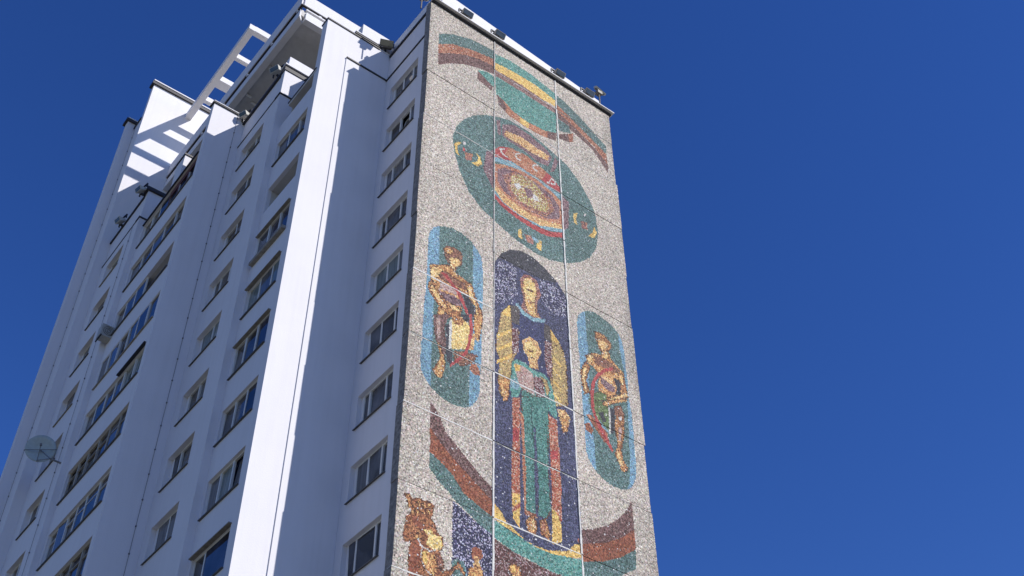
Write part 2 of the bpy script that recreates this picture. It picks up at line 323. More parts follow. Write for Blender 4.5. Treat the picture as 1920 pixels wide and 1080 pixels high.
('orange',[(2.42,-16.1),(2.64,-16.05),(2.8,-16.27),(2.78,-16.47),(2.53,-16.5),(2.35,-16.42)]),
('red',[(2.3,-14.01),(2.39,-13.96),(2.46,-14.65),(2.37,-15.3),(2.23,-15.82),(1.92,-16.29),(1.62,-16.69),(1.57,-16.6),(1.88,-16.17),(2.12,-15.78),(2.26,-15.32),(2.3,-14.74)]),
('navy',[(3.32,-17.46),(3.32,-11.5),(3.39,-10.78),(3.7,-10.13),(4.11,-9.69),(4.61,-9.44),(5.18,-9.4),(5.74,-9.65),(6.3,-10.02),(6.72,-10.48),(6.78,-11.36),(6.78,-13.89),(6.77,-15.81),(6.86,-18.65),(6.87,-19.19),(6.85,-20.69),(6.8,-21.78),(6.5,-21.89),(5.47,-22.09),(4.93,-22.05),(4.33,-21.97),(3.77,-21.84),(3.34,-21.7),(3.35,-20.17),(3.35,-16.97)]),
('slate',[(3.46,-10.66),(3.7,-10.13),(4.11,-9.69),(4.61,-9.44),(5.18,-9.4),(5.74,-9.65),(6.34,-10.04),(6.22,-10.19),(5.72,-10.31),(5.01,-10.41),(4.31,-10.38),(3.63,-10.42)]),
('navyw',[(3.36,-11.18),(3.63,-10.56),(4.38,-10.4),(4.43,-11.81),(3.75,-12.71),(3.36,-12.79)]),
('navyw',[(5.5,-10.42),(6.22,-10.31),(6.71,-10.64),(6.73,-11.62),(6.15,-11.87),(5.57,-11.53)]),
('rose',[(4.55,-10.99),(4.73,-10.62),(5.01,-10.49),(5.36,-10.59),(5.45,-10.92),(5.54,-11.24),(5.34,-11.66),(5.32,-12.18),(5.52,-12.38),(4.95,-12.62),(4.55,-12.4),(4.71,-11.94),(4.62,-11.48)]),
('skin',[(4.74,-10.82),(5.0,-10.61),(5.28,-10.8),(5.33,-11.29),(5.2,-11.66),(5.25,-12.22),(5.44,-12.43),(4.96,-12.48),(4.78,-12.13),(4.75,-11.63),(4.66,-11.31)]),
('yellowp',[(4.82,-10.87),(5.07,-10.72),(5.26,-10.95),(5.26,-11.33),(5.05,-11.68),(4.88,-11.63),(4.77,-11.32)]),
('umber',[(4.88,-11.26),(5.16,-11.24),(5.15,-11.31),(4.88,-11.34)]),
('umber',[(5.01,-11.81),(5.22,-11.74),(5.2,-11.81),(5.01,-11.88)]),
('navy2',[(4.32,-12.39),(4.62,-12.67),(5.15,-12.73),(5.64,-12.52),(5.93,-12.93),(5.94,-14.32),(5.92,-15.67),(4.11,-16.55),(4.14,-13.9),(4.08,-12.81)]),
('ltblue',[(4.33,-12.27),(4.46,-12.26),(4.75,-12.5),(5.16,-12.54),(5.69,-12.31),(5.65,-12.52),(5.15,-12.74),(4.62,-12.68),(4.31,-12.41)]),
('umberg',[(4.05,-12.58),(4.39,-12.39),(4.52,-12.56),(4.47,-13.3),(4.13,-13.35)]),
('umberg',[(5.64,-12.53),(5.91,-12.58),(5.93,-13.39),(5.61,-13.28)]),
('goldg',[(3.69,-13.11),(4.07,-12.53),(4.11,-13.08),(4.15,-13.62),(4.47,-13.59),(4.35,-14.61),(4.09,-15.28),(4.08,-15.93),(3.92,-16.64),(3.79,-17.05),(3.58,-16.81),(3.5,-16.22),(3.62,-15.39),(3.43,-14.89),(3.5,-14.18)]),
('yellow',[(3.46,-14.31),(4.14,-13.63),(4.15,-13.79),(3.48,-14.45)]),
('yellow',[(3.46,-14.91),(4.13,-14.25),(4.14,-14.41),(3.48,-15.05)]),
('yellow',[(3.46,-15.44),(4.13,-14.79),(4.14,-14.95),(3.48,-15.58)]),
('yellow',[(3.69,-13.11),(4.07,-12.54),(4.09,-13.09),(3.75,-13.21)]),
('goldg',[(5.91,-12.66),(6.3,-13.16),(6.49,-13.48),(6.58,-14.4),(6.55,-15.91),(5.89,-16.23),(5.81,-15.06),(5.9,-13.65)]),
('yellow',[(5.92,-12.69),(6.3,-13.12),(6.33,-13.29),(5.95,-13.2)]),
('goldg',[(5.96,-13.54),(6.32,-13.16),(6.56,-13.88),(6.58,-15.13),(6.44,-15.98),(6.09,-16.15),(5.93,-15.8),(5.9,-15.03)]),
('yellow',[(5.97,-13.91),(6.23,-14.09),(6.36,-14.21),(6.33,-14.31),(6.0,-14.07)]),
('yellow',[(5.94,-14.47),(6.2,-14.65),(6.33,-14.76),(6.3,-14.87),(5.98,-14.63)]),
('yellow',[(5.92,-15.02),(6.18,-15.2),(6.3,-15.31),(6.28,-15.41),(5.96,-15.17)]),
('yellow',[(5.89,-15.56),(6.15,-15.74),(6.28,-15.85),(6.25,-15.95),(5.93,-15.71)]),
('brownw',[(4.14,-13.63),(4.44,-13.46),(4.42,-14.57),(4.13,-14.86)]),
('brownw',[(5.61,-13.39),(5.93,-13.37),(5.89,-15.02),(5.68,-14.99),(5.58,-14.24)]),
('goldlt',[(4.59,-13.93),(4.93,-13.58),(5.26,-13.64),(5.45,-14.03),(5.25,-14.54),(5.3,-14.92),(4.9,-15.01),(4.84,-14.62),(4.62,-14.33)]),
('yellowp',[(4.71,-14.01),(4.99,-13.75),(5.22,-14.01),(5.17,-14.45),(4.97,-14.62),(4.78,-14.31)]),
('umber',[(4.82,-14.23),(5.11,-14.17),(5.1,-14.23),(4.81,-14.28)]),
('umber',[(4.94,-14.54),(5.09,-14.49),(5.08,-14.53),(4.94,-14.58)]),
('teal',[(4.12,-15.14),(4.35,-14.94),(4.7,-14.92),(5.04,-15.06),(5.52,-14.98),(5.83,-15.24),(5.94,-15.8),(6.03,-16.52),(5.98,-16.76),(5.72,-16.67),(5.56,-16.23),(4.54,-16.64),(4.5,-16.15),(4.37,-16.58),(4.07,-16.74),(4.01,-16.27),(4.1,-15.71)]),
('pink',[(4.25,-15.16),(4.69,-15.11),(5.04,-15.25),(5.06,-16.19),(4.8,-16.15),(4.46,-16.13),(4.32,-15.69)]),
('yellow',[(4.22,-15.22),(4.48,-15.13),(4.48,-15.39),(4.26,-15.5)]),
('ltblue',[(4.03,-15.97),(4.3,-15.83),(4.46,-16.0),(4.33,-16.32),(4.04,-16.34)]),
('brownw',[(5.08,-15.28),(5.34,-15.26),(5.51,-15.44),(5.54,-16.04),(5.14,-16.24),(5.06,-15.75)]),
('goldg',[(5.34,-15.17),(5.64,-15.24),(5.76,-15.62),(5.62,-15.86),(5.51,-15.44)]),
('gold',[(3.51,-16.27),(3.8,-16.02),(4.01,-16.02),(3.92,-16.94),(3.75,-17.05),(3.59,-16.56)]),
('goldlt',[(3.67,-16.52),(3.75,-16.48),(3.83,-16.99),(3.75,-17.02)]),
('goldlt',[(6.04,-16.3),(6.39,-16.18),(6.61,-16.42),(6.43,-17.11),(6.25,-17.19),(6.15,-16.72)]),
('gold',[(6.15,-16.54),(6.55,-16.53),(6.43,-17.11),(6.25,-17.19)]),
('teal2',[(4.5,-16.15),(5.05,-16.23),(5.58,-16.1),(5.64,-16.75),(5.63,-18.1),(4.5,-18.6),(4.44,-17.31),(4.49,-16.66)]),
('teal2',[(4.49,-16.52),(5.7,-15.93),(5.57,-17.94),(5.56,-19.11),(5.63,-20.43),(5.44,-20.88),(5.12,-20.89),(5.03,-19.83),(5.0,-20.89),(4.6,-20.92),(4.61,-19.33),(4.52,-18.09)]),
('navy',[(5.0,-17.53),(5.06,-17.51),(5.1,-18.8),(5.16,-19.79),(5.09,-20.92),(5.0,-20.89),(4.99,-18.97)]),
('tealline',[(4.87,-16.9),(4.91,-16.88),(4.99,-18.36),(4.95,-18.38)]),
('orangelt',[(4.43,-17.2),(4.56,-17.24),(4.59,-18.38),(4.64,-19.31),(4.62,-20.91),(4.54,-20.87),(4.52,-19.36),(4.48,-18.11)]),
('orangew',[(4.11,-16.74),(4.42,-16.59),(4.4,-20.33),(4.36,-21.65),(4.09,-21.35),(4.06,-20.47)]),
('red',[(4.12,-17.98),(4.37,-17.86),(4.37,-18.38),(4.11,-18.5)]),
('yellow',[(4.08,-20.47),(4.4,-20.39),(4.36,-21.65),(4.09,-21.35)]),
('orangew',[(4.08,-20.99),(4.38,-20.7),(4.38,-20.88),(4.08,-21.17)]),
('orangew',[(5.63,-16.73),(6.0,-16.8),(6.09,-19.39),(6.01,-21.47),(5.62,-21.74),(5.68,-19.81),(5.65,-18.1)]),
('red',[(5.68,-18.19),(6.0,-18.05),(5.99,-18.41),(5.68,-18.55)]),
('yellow',[(5.66,-20.43),(5.85,-20.47),(6.03,-20.94),(6.0,-21.5),(5.62,-21.74)]),
('orange',[(4.54,-20.9),(5.02,-20.89),(5.05,-21.02),(4.57,-21.09)]),
('goldd',[(4.6,-21.26),(4.92,-20.91),(5.04,-21.26),(4.98,-21.64),(4.65,-21.65)]),
('goldlt',[(4.75,-21.23),(4.92,-21.1),(4.94,-21.47),(4.81,-21.58)]),
('goldd',[(5.16,-21.04),(5.37,-20.9),(5.56,-21.41),(5.49,-21.62),(5.16,-21.51)]),
('orange',[(5.21,-21.05),(5.37,-20.95),(5.39,-21.36),(5.23,-21.36)]),
('teal',[(3.35,-21.72),(3.77,-21.84),(4.33,-21.97),(4.93,-22.09),(5.47,-22.09),(6.5,-21.91),(6.8,-21.85),(6.76,-22.45),(6.06,-22.7),(5.45,-22.7),(4.77,-22.63),(4.06,-22.55),(3.35,-22.34)]),
('yellow',[(3.33,-21.1),(3.59,-21.26),(3.85,-21.61),(4.26,-21.86),(4.71,-22.04),(5.39,-22.03),(6.19,-21.77),(6.53,-21.39),(6.75,-21.3),(6.78,-21.77),(6.5,-21.9),(5.47,-22.1),(4.93,-22.06),(4.33,-21.94),(3.77,-21.82),(3.34,-21.69)]),
('navy',[(4.07,-21.62),(4.64,-21.68),(5.48,-21.78),(6.11,-21.76),(5.4,-21.97),(4.71,-21.98),(4.3,-21.81)]),
('orange',[(6.73,-21.07),(6.64,-21.21),(6.74,-21.28)]),
('maroon',[(3.34,-22.36),(4.06,-22.57),(4.77,-22.65),(5.44,-22.71),(6.06,-22.69),(6.76,-22.47),(6.69,-23.5),(3.34,-24.61)]),
('gold',[(3.95,-23.05),(4.13,-22.93),(4.31,-22.98),(4.35,-23.2),(4.38,-23.38),(3.94,-23.54),(4.02,-23.32),(3.87,-23.21)]),
('yellow',[(4.02,-23.06),(4.13,-22.98),(4.16,-23.17),(4.02,-23.28)]),
('brown',[(0.91,-18.42),(1.1,-18.58),(1.29,-18.82),(1.51,-19.31),(1.97,-19.67),(2.43,-20.02),(3.0,-20.46),(3.28,-20.59),(3.37,-21.46),(3.25,-21.65),(2.99,-21.53),(2.55,-21.13),(1.94,-20.52),(1.24,-20.05),(0.95,-19.74)]),
('rust',[(0.94,-19.39),(1.23,-19.7),(1.83,-20.18),(2.44,-20.56),(2.94,-20.87),(3.32,-21.1),(3.33,-21.66),(2.99,-21.55),(2.26,-21.25),(1.86,-20.94),(1.36,-20.48),(0.98,-20.32)]),
('tealD',[(0.98,-20.3),(1.36,-20.48),(1.85,-20.79),(2.26,-21.25),(2.99,-21.55),(3.33,-21.64),(3.33,-22.32),(2.86,-22.12),(2.27,-21.8),(1.84,-21.57),(1.78,-21.48),(1.33,-21.2),(0.99,-20.89)]),
('brown',[(9.18,-18.73),(9.2,-19.02),(9.2,-19.81),(8.65,-20.31),(7.88,-20.82),(6.84,-21.26),(6.87,-20.72),(7.28,-20.55),(7.94,-20.17),(8.49,-19.69),(8.94,-19.16)]),
('rust',[(6.84,-21.26),(7.88,-20.82),(8.65,-20.31),(9.2,-19.81),(9.17,-20.6),(8.44,-21.16),(7.69,-21.57),(6.8,-21.89)]),
('tealD',[(6.8,-21.89),(7.69,-21.57),(8.44,-21.16),(9.17,-20.6),(9.12,-21.34),(8.5,-21.75),(8.28,-21.92),(6.76,-22.55)]),
('navyw',[(1.87,-21.68),(2.08,-21.75),(2.6,-22.01),(3.29,-22.26),(3.3,-24.26),(1.9,-24.73)]),
('umber2',[(0.19,-22.09),(0.36,-22.02),(0.47,-22.16),(0.65,-22.07),(1.02,-22.03),(1.23,-22.09),(1.19,-22.39),(1.12,-22.58),(1.29,-22.69),(1.34,-22.91),(1.55,-23.03),(1.57,-23.34),(1.45,-23.56),(1.61,-23.73),(1.65,-23.94),(1.57,-24.13),(1.89,-23.92),(2.19,-23.64),(2.21,-23.79),(1.78,-24.18),(1.8,-24.76),(0.54,-25.19),(0.43,-24.02),(0.49,-23.55),(0.29,-23.63),(0.23,-23.39),(0.29,-22.79),(0.44,-22.65)]),
('goldd',[(0.2,-22.1),(0.36,-22.04),(0.53,-22.49),(0.63,-22.86),(0.83,-23.16),(0.74,-23.2),(0.56,-22.92),(0.4,-22.54)]),
('gold',[(0.63,-22.18),(0.75,-22.16),(0.77,-22.29),(0.67,-22.33)]),
('gold',[(0.8,-22.17),(0.92,-22.15),(0.94,-22.29),(0.84,-22.32)]),
('gold',[(0.97,-22.08),(1.08,-22.06),(1.11,-22.19),(1.0,-22.23)]),
('gold',[(0.57,-22.45),(0.69,-22.42),(0.71,-22.56),(0.61,-22.59)]),
('gold',[(0.78,-22.36),(0.9,-22.34),(0.92,-22.47),(0.82,-22.51)]),
('gold',[(0.98,-22.31),(1.09,-22.29),(1.12,-22.42),(1.02,-22.46)]),
('rust',[(0.47,-22.66),(0.68,-22.7),(0.91,-22.9),(0.89,-23.08),(0.64,-23.0),(0.51,-22.88)]),
('goldd',[(0.57,-23.29),(0.8,-23.17),(0.92,-23.24),(0.84,-23.33),(0.6,-23.39)]),
('yellowp',[(0.91,-23.01),(1.18,-22.91),(1.25,-23.06),(1.49,-23.03),(1.56,-23.29),(1.45,-23.5),(1.21,-23.51),(1.0,-23.44),(1.07,-23.18)]),
('rust',[(0.5,-23.57),(0.69,-23.39),(0.82,-23.56),(0.82,-24.01),(0.79,-24.52),(0.56,-24.6),(0.44,-24.04)]),
('gold',[(0.86,-23.66),(1.09,-23.63),(1.28,-23.65),(1.39,-24.09),(1.31,-24.36),(1.07,-24.26),(0.88,-23.99)]),
('yellow',[(0.89,-23.71),(1.01,-23.66),(1.08,-23.92),(1.03,-24.1),(0.92,-23.95)]),
('umber',[(1.37,-23.62),(1.55,-23.64),(1.64,-23.94),(1.48,-24.11),(1.38,-23.89)]),
('white',[(0.7,-23.38),(0.84,-23.59),(0.87,-23.56),(0.74,-23.35)]),
('white',[(0.83,-23.59),(1.15,-23.63),(1.17,-23.59),(0.85,-23.54)]),
('white',[(1.15,-23.63),(1.34,-23.53),(1.34,-23.49),(1.14,-23.6)]),
('white',[(0.84,-23.69),(0.86,-24.0),(0.89,-23.99),(0.87,-23.68)]),
('white',[(0.86,-24.0),(1.03,-24.25),(1.05,-24.23),(0.88,-23.98)]),
('white',[(1.02,-24.25),(1.24,-24.36),(1.26,-24.33),(1.04,-24.22)]),
('tealD',[(1.88,-23.68),(2.06,-23.53),(2.28,-23.51),(2.38,-23.73),(2.28,-24.6),(2.07,-24.67),(1.89,-23.91)]),
('ltblue',[(2.17,-23.53),(2.31,-23.63),(2.33,-23.6),(2.2,-23.5)]),
('ltblue',[(2.29,-23.62),(2.37,-23.78),(2.4,-23.76),(2.33,-23.59)]),
('ltblue',[(2.36,-23.76),(2.37,-23.97),(2.4,-23.96),(2.4,-23.75)]),
('goldd',[(1.89,-23.92),(2.13,-23.62),(2.38,-23.9),(2.32,-23.98),(2.13,-23.79),(1.93,-24.01)]),
('rust',[(2.55,-23.01),(2.74,-22.88),(2.93,-22.95),(2.97,-23.15),(2.86,-23.29),(2.65,-23.36),(2.57,-23.23)]),
('goldlt',[(2.65,-23.2),(2.84,-23.19),(2.84,-23.37),(2.91,-23.5),(2.63,-23.6),(2.67,-23.4)]),
('gold',[(2.5,-23.69),(2.69,-23.54),(2.94,-23.5),(3.0,-23.74),(3.01,-24.35),(2.4,-24.56),(2.45,-23.93)]),
('sky',[(7.23,-11.62),(7.31,-11.23),(7.54,-10.91),(7.84,-10.69),(8.15,-10.58),(8.56,-10.66),(8.98,-10.77),(9.3,-10.99),(9.48,-11.32),(9.56,-11.83),(9.56,-12.46),(9.56,-13.07),(9.53,-14.22),(9.59,-14.76),(9.59,-15.89),(9.59,-16.98),(9.53,-17.53),(9.36,-17.99),(9.14,-18.25),(8.82,-18.41),(8.4,-18.45),(8.0,-18.35),(7.65,-18.16),(7.41,-17.89),(7.25,-17.47),(7.26,-16.59),(7.23,-15.62),(7.23,-15.32),(7.23,-14.05),(7.23,-13.06)]),
('tealD',[(7.67,-10.8),(7.84,-10.69),(8.15,-10.58),(8.56,-10.66),(8.98,-10.77),(9.32,-11.0),(9.34,-11.95),(9.43,-12.73),(9.44,-14.27),(9.36,-15.81),(9.32,-16.92),(9.17,-18.03),(9.02,-18.32),(8.82,-18.41),(8.4,-18.45),(8.0,-18.35),(7.65,-18.16),(7.68,-16.93),(7.53,-15.17),(7.71,-13.21),(7.66,-11.59)]),
('sky',[(9.34,-11.1),(9.48,-11.32),(9.56,-11.83),(9.56,-12.46),(9.56,-13.07),(9.42,-12.82),(9.38,-11.93)]),
('goldd',[(8.09,-11.64),(8.28,-11.54),(8.62,-11.53),(8.81,-11.72),(8.91,-11.84),(8.82,-12.15),(8.55,-12.37),(8.33,-12.48),(8.22,-12.29),(8.12,-11.93)]),
('skin',[(8.19,-11.93),(8.59,-11.84),(8.75,-11.97),(8.6,-12.26),(8.4,-12.4),(8.25,-12.23)]),
('gold',[(7.55,-13.09),(7.82,-12.8),(8.36,-12.63),(8.42,-12.39),(8.72,-12.23),(8.82,-12.6),(9.13,-12.8),(9.41,-12.99),(9.43,-13.26),(9.19,-13.47),(8.94,-13.51),(8.99,-13.96),(8.77,-14.59),(8.1,-14.86),(8.02,-14.24),(8.19,-13.72),(7.85,-13.46),(7.57,-13.4)]),
('skin',[(7.59,-13.11),(7.81,-12.86),(7.93,-12.94),(7.8,-13.33),(7.65,-13.49)]),
('skin',[(8.42,-12.43),(8.68,-12.3),(8.73,-12.6),(8.51,-12.75)]),
('umber',[(7.97,-12.91),(8.31,-12.74),(8.88,-12.81),(9.24,-12.99),(8.84,-13.28),(8.47,-13.22),(7.98,-13.27)]),
('purple',[(8.19,-13.77),(8.52,-13.64),(8.9,-13.88),(8.83,-14.23),(8.47,-14.25),(8.2,-14.07)]),
('goldlt',[(8.28,-13.64),(8.64,-13.66),(8.95,-13.86),(8.86,-13.94),(8.5,-13.84),(8.22,-13.79)]),
('slate',[(8.82,-13.49),(9.1,-13.5),(9.15,-13.92),(9.3,-14.04),(8.87,-14.25),(8.98,-13.92)]),
('goldd',[(7.53,-13.38),(7.72,-13.53),(7.57,-13.96),(7.49,-14.31),(7.6,-14.84),(7.34,-15.0),(7.24,-14.44),(7.23,-14.02),(7.38,-13.64)]),
('skin',[(7.39,-13.74),(7.64,-13.53),(7.5,-13.88),(7.42,-14.38),(7.51,-14.8),(7.39,-14.9),(7.31,-14.4),(7.29,-14.02)]),
('goldd',[(9.06,-13.08),(9.41,-13.03),(9.41,-13.39),(9.49,-13.83),(9.5,-14.16),(9.1,-14.43),(8.42,-14.76),(8.52,-14.56),(9.12,-14.15),(9.17,-13.67)]),
('skin',[(9.1,-13.15),(9.35,-13.1),(9.35,-13.5),(9.25,-13.71),(9.15,-13.48)]),
('skin',[(9.12,-14.17),(9.47,-13.92),(9.48,-14.11),(8.63,-14.66),(8.56,-14.6)]),
('green',[(7.57,-15.15),(8.13,-14.92),(8.4,-15.02),(8.52,-15.07),(8.44,-16.2),(8.19,-16.16),(7.86,-15.84),(7.7,-15.47)]),
('green',[(7.79,-14.74),(8.17,-14.48),(8.44,-14.54),(8.42,-14.76),(7.73,-15.09)]),
('slate',[(7.97,-15.53),(8.17,-15.39),(8.3,-15.78),(8.13,-15.89)]),
('ltblue',[(7.94,-15.83),(8.12,-15.97),(8.42,-16.13),(8.41,-16.2),(8.15,-16.18)]),
('white',[(8.45,-15.06),(8.53,-15.03),(8.51,-16.2),(8.42,-16.24)]),
('gold',[(8.17,-14.98),(8.63,-14.64),(9.46,-14.24),(9.35,-14.38),(8.83,-14.68),(8.4,-15.03),(8.23,-15.07)]),
('umber',[(8.75,-14.89),(9.07,-14.68),(9.22,-15.01),(9.13,-15.36),(8.77,-15.35)]),
('slate',[(8.54,-15.07),(8.76,-15.0),(8.77,-15.71),(8.61,-16.15),(8.49,-16.2)]),
('goldd',[(8.81,-15.27),(9.2,-15.09),(9.16,-15.64),(9.09,-16.15),(8.92,-16.74),(8.99,-17.17),(9.17,-17.34),(9.11,-17.54),(8.86,-17.65),(8.74,-17.31),(8.6,-17.02),(8.78,-16.51),(8.73,-16.09),(8.67,-15.86)]),
('pink',[(8.89,-15.76),(9.04,-15.69),(8.93,-16.37),(8.83,-16.34)]),
('white',[(8.91,-15.27),(9.1,-15.18),(9.06,-15.36),(8.92,-15.43)]),
('goldlt',[(8.71,-16.83),(8.85,-16.91),(8.96,-17.43),(8.82,-17.45),(8.72,-17.14)]),
('rust',[(7.36,-15.89),(7.56,-15.79),(7.93,-16.02),(8.3,-16.2),(8.39,-16.61),(8.17,-16.75),(7.96,-16.52),(7.64,-16.19)]),
('orangelt',[(7.4,-15.89),(7.52,-15.83),(7.74,-15.97),(7.65,-16.08)]),
('rust',[(7.27,-16.33),(7.49,-16.18),(7.67,-16.4),(7.58,-16.66),(7.31,-16.56)]),
('orangelt',[(8.14,-16.29),(8.33,-16.28),(8.35,-16.52),(8.19,-16.52)]),
('red',[(8.91,-12.96),(8.73,-13.05),(8.3,-13.39),(7.98,-13.79),(7.75,-14.26),(7.63,-14.74),(7.62,-15.15),(7.76,-15.08),(7.81,-14.66),(7.92,-14.17),(8.14,-13.79),(8.46,-13.43),(8.9,-13.09)]),
('red',[(7.62,-15.13),(7.76,-15.06),(7.81,-15.64),(7.94,-15.91),(8.18,-16.24),(8.55,-16.9),(8.46,-17.02),(8.25,-16.71),(8.01,-16.42),(7.78,-15.95),(7.65,-15.53)])
]
# ------------------------------------------------------------------ the tower block
B = empty('apartment_building', 'tall white stepped apartment tower with a pebble mosaic covering its end wall', 'building', (0, 0, 0))
GR = -Z0                        # ground in the reference heights
W = 10.0915; J1 = 3.3336; J2 = 6.7883
D1, D2, D3, D4, D5, D6 = 3.374, 6.52, 10.39, 16.58, 20.9, 22.3
P1, P2, P3, P4, P5, P6 = 3.154, 3.437, 4.987, 5.23, 5.69, 6.13
XS = 2.037
FL = 2.8

def wall_x(X, y0, y1, z0, z1, holes, depth, m=None, name='wall', thick=0.3):
    """wall in the plane x = X facing -x with rectangular openings (y0, y1, z0, z1) and their reveals"""
    b = MB()
    ys = sorted(set([y0, y1]+[h[0] for h in holes]+[h[1] for h in holes]))
    zs = sorted(set([z0, z1]+[h[2] for h in holes]+[h[3] for h in holes]))
    for i in range(len(ys)-1):
        ym = (ys[i]+ys[i+1])/2; run = None
        for j in range(len(zs)-1):
            zm = (zs[j]+zs[j+1])/2
            if any(h[0] < ym < h[1] and h[2] < zm < h[3] for h in holes):
                if run is not None: b.quad((X, ys[i+1], run), (X, ys[i], run), (X, ys[i], zs[j]), (X, ys[i+1], zs[j])); run = None
            elif run is None: run = zs[j]
        if run is not None: b.quad((X, ys[i+1], run), (X, ys[i], run), (X, ys[i], zs[-1]), (X, ys[i+1], zs[-1]))
    for a, c, d, e in holes:
        q = X+depth
        b.quad((X, a, e), (X, c, e), (q, c, e), (q, a, e)); b.quad((X, c, d), (X, a, d), (q, a, d), (q, c, d))
        b.quad((X, a, d), (X, a, e), (q, a, e), (q, a, d)); b.quad((X, c, e), (X, c, d), (q, c, d), (q, c, e))
    q = X+thick
    b.quad((X, y0, z1), (q, y0, z1), (q, y1, z1), (X, y1, z1))
    b.quad((X, y1, z0), (X, y1, z1), (q, y1, z1), (q, y1, z0)); b.quad((X, y0, z1), (X, y0, z0), (q, y0, z0), (q, y0, z1))
    return b.build(name, m or M['plaster'], B)

def wall_box(x0, x1, y0, y1, z0, z1, name='wall', m=None, parent=None):
    return MB().box(x0, x1, y0, y1, z0, z1).build(name, m or M['plaster'], parent or B)

_mesh = {}
def share(key, make):
    if key not in _mesh: _mesh[key] = make()
    return _mesh[key]

def box_mesh(name, sx, sy, sz, m):
    b = MB().box(0, sx, 0, sy, 0, sz)
    me = bpy.data.meshes.new(name); me.from_pydata(b.v, [], b.f); me.update(); me.materials.append(m)
    return me

def window(X, y0, y1, z0, z1, fr, panes, frame=None, t=0.055, sill='zinc', transom=None, sash=None, ledge=None):
    """window in plane x = X; fr = pane shares from the far (large y) side to the near side; panes = glass index"""
    frame = frame or M['pvc']
    b = MB(); T = 0.07
    b.box(X, X+T, y0, y1, z1-t, z1); b.box(X, X+T, y0, y1, z0, z0+t)
    b.box(X, X+T, y0, y0+t, z0+t, z1-t); b.box(X, X+T, y1-t, y1, z0+t, z1-t)
    ww = y1-y0; c = y1; edges = []
    for k, s in enumerate(fr):
        n = c-s*ww; edges.append((n, c)); c = n
    for n, _ in edges[:-1]:
        b.box(X-0.012, X+T-0.004, n-t*0.75, n+t*0.75, z0+t, z1-t)
    if transom:
        for (n, c) in edges:
            b.box(X+0.006, X+T-0.01, n+t*0.75, c-t*0.75, z1-t-transom-t*0.6, z1-t-transom)
    w = b.build('window', frame, B)
    for k, (n, c) in enumerate(edges):
        a0 = n+(t if k == len(edges)-1 else t*0.75); a1 = c-(t if k == 0 else t*0.75)
        me = share(('pane', round(a1-a0, 2), round(z1-z0, 2), panes[k]), lambda: box_mesh('pane', 0.012, round(a1-a0, 2), round(z1-z0-2*t, 2), G[panes[k]]))
        p = bpy.data.objects.new('pane', me); link(p, w)
        p.location = (X+0.028, a0, z0+t+Z0)
        p.rotation_euler = (random.gauss(0, .0), random.gauss(0, 0.022), random.gauss(0, 0.018))
        if sash == k:                        # a sash standing ajar
            s = MB(); L = a1-a0; H = z1-z0-2*t; q = 0.05
            s.box(-.03, .03, 0, L, 0, q); s.box(-.03, .03, 0, L, H-q, H); s.box(-.03, .03, 0, q, q, H-q); s.box(-.03, .03, L-q, L, q, H-q)
            so = s.build('open_sash', frame, w, up=False)
            so.location = (X+0.03, a0, z0+t+Z0); so.rotation_euler = (0, 0.17, 0); p.rotation_euler = (0, 0.17, 0)
    return w

def sill_at(w, X, y0, y1, z, out=0.07, th=0.03, m=None, extra=0.05, back=0.2, rise=0.0):
    """metal sill running from the frame (at X + back, z + rise) out and down to its drip edge"""
    a0, a1 = y0-extra*.3, y1+extra
    s = MB(); e = X-out
    top = [(e, z-.004), (X+back, z+rise)]
    s.v = [(e, a0, z-.004), (e, a1, z-.004), (X+back, a1-extra-.002, z+rise), (X+back, a0+extra*.3+.002, z+rise),
           (e, a0, z-.004-th), (e, a1, z-.004-th), (X+back, a1-extra-.002, z+rise-th), (X+back, a0+extra*.3+.002, z+rise-th)]
    s.f = [(0, 3, 2, 1), (4, 5, 6, 7), (0, 1, 5, 4), (1, 2, 6, 5), (2, 3, 7, 6), (3, 0, 4, 7)]
    return s.build('sill', m or M['sill'], w)

def jamb(w, X, depth, ya, yb, z0, z1):
    return MB().box(X, X+depth, ya, yb, z0, z1).build('jamb', M['plaster'], w)

def loggia_room(X, y0, y1, z0, z1, d=1.25):
    b = MB(); q = X+d; p = X+.161
    b.quad((q, y0, z0), (q, y1, z0), (q, y1, z1), (q, y0, z1))
    b.quad((p, y0, z1), (q, y0, z1), (q, y1, z1), (p, y1, z1)); b.quad((p, y0, z0), (p, y1, z0), (q, y1, z0), (q, y0, z0))
    b.quad((p, y0, z0), (q, y0, z0), (q, y0, z1), (p, y0, z1)); b.quad((p, y1, z1), (q, y1, z1), (q, y1, z0), (p, y1, z0))
    return b.build('open_loggia', M['soffit'], B)

NEND = -27.2                   # lowest opening that is built (below the frame)
# ---- column 1: three-pane windows beside the mosaic
y0, y1, h = 0.836, 2.936, 1.365
fr1 = [(.36, .36, .28), (.38, .36, .26), (.24, .42, .34), (.19, .49, .32), (.40, .36, .24), (.38, .42, .20), (.20, .50, .30), (.36, .38, .26), (.22, .53, .25), (.35, .35, .30)]
gl1 = [(3, 4, 3), (0, 0, 4), (4, 3, 0), (0, 4, 4), (2, 2, 3), (4, 0, 1), (4, 4, 4), (3, 4, 0), (0, 0, 0), (0, 4, 0)]
holes = [(y0, y1, -FL*k-h, -FL*k) for k in range(10)]
wall_x(0, 0.37, D1, GR, 1.0, holes, 0.24)
for k in range(10):
    w = window(0.15, y0, y1-.13, -FL*k-h+.07, -FL*k, fr1[k], gl1[k], t=0.06, sash=(1 if k == 1 else None))
    jamb(w, .155, .08, y1-.129, y1-.001, -FL*k-h+.07, -FL*k-.001)
    sill_at(w, 0, y0, y1, -FL*k-h, back=.148, rise=.06)
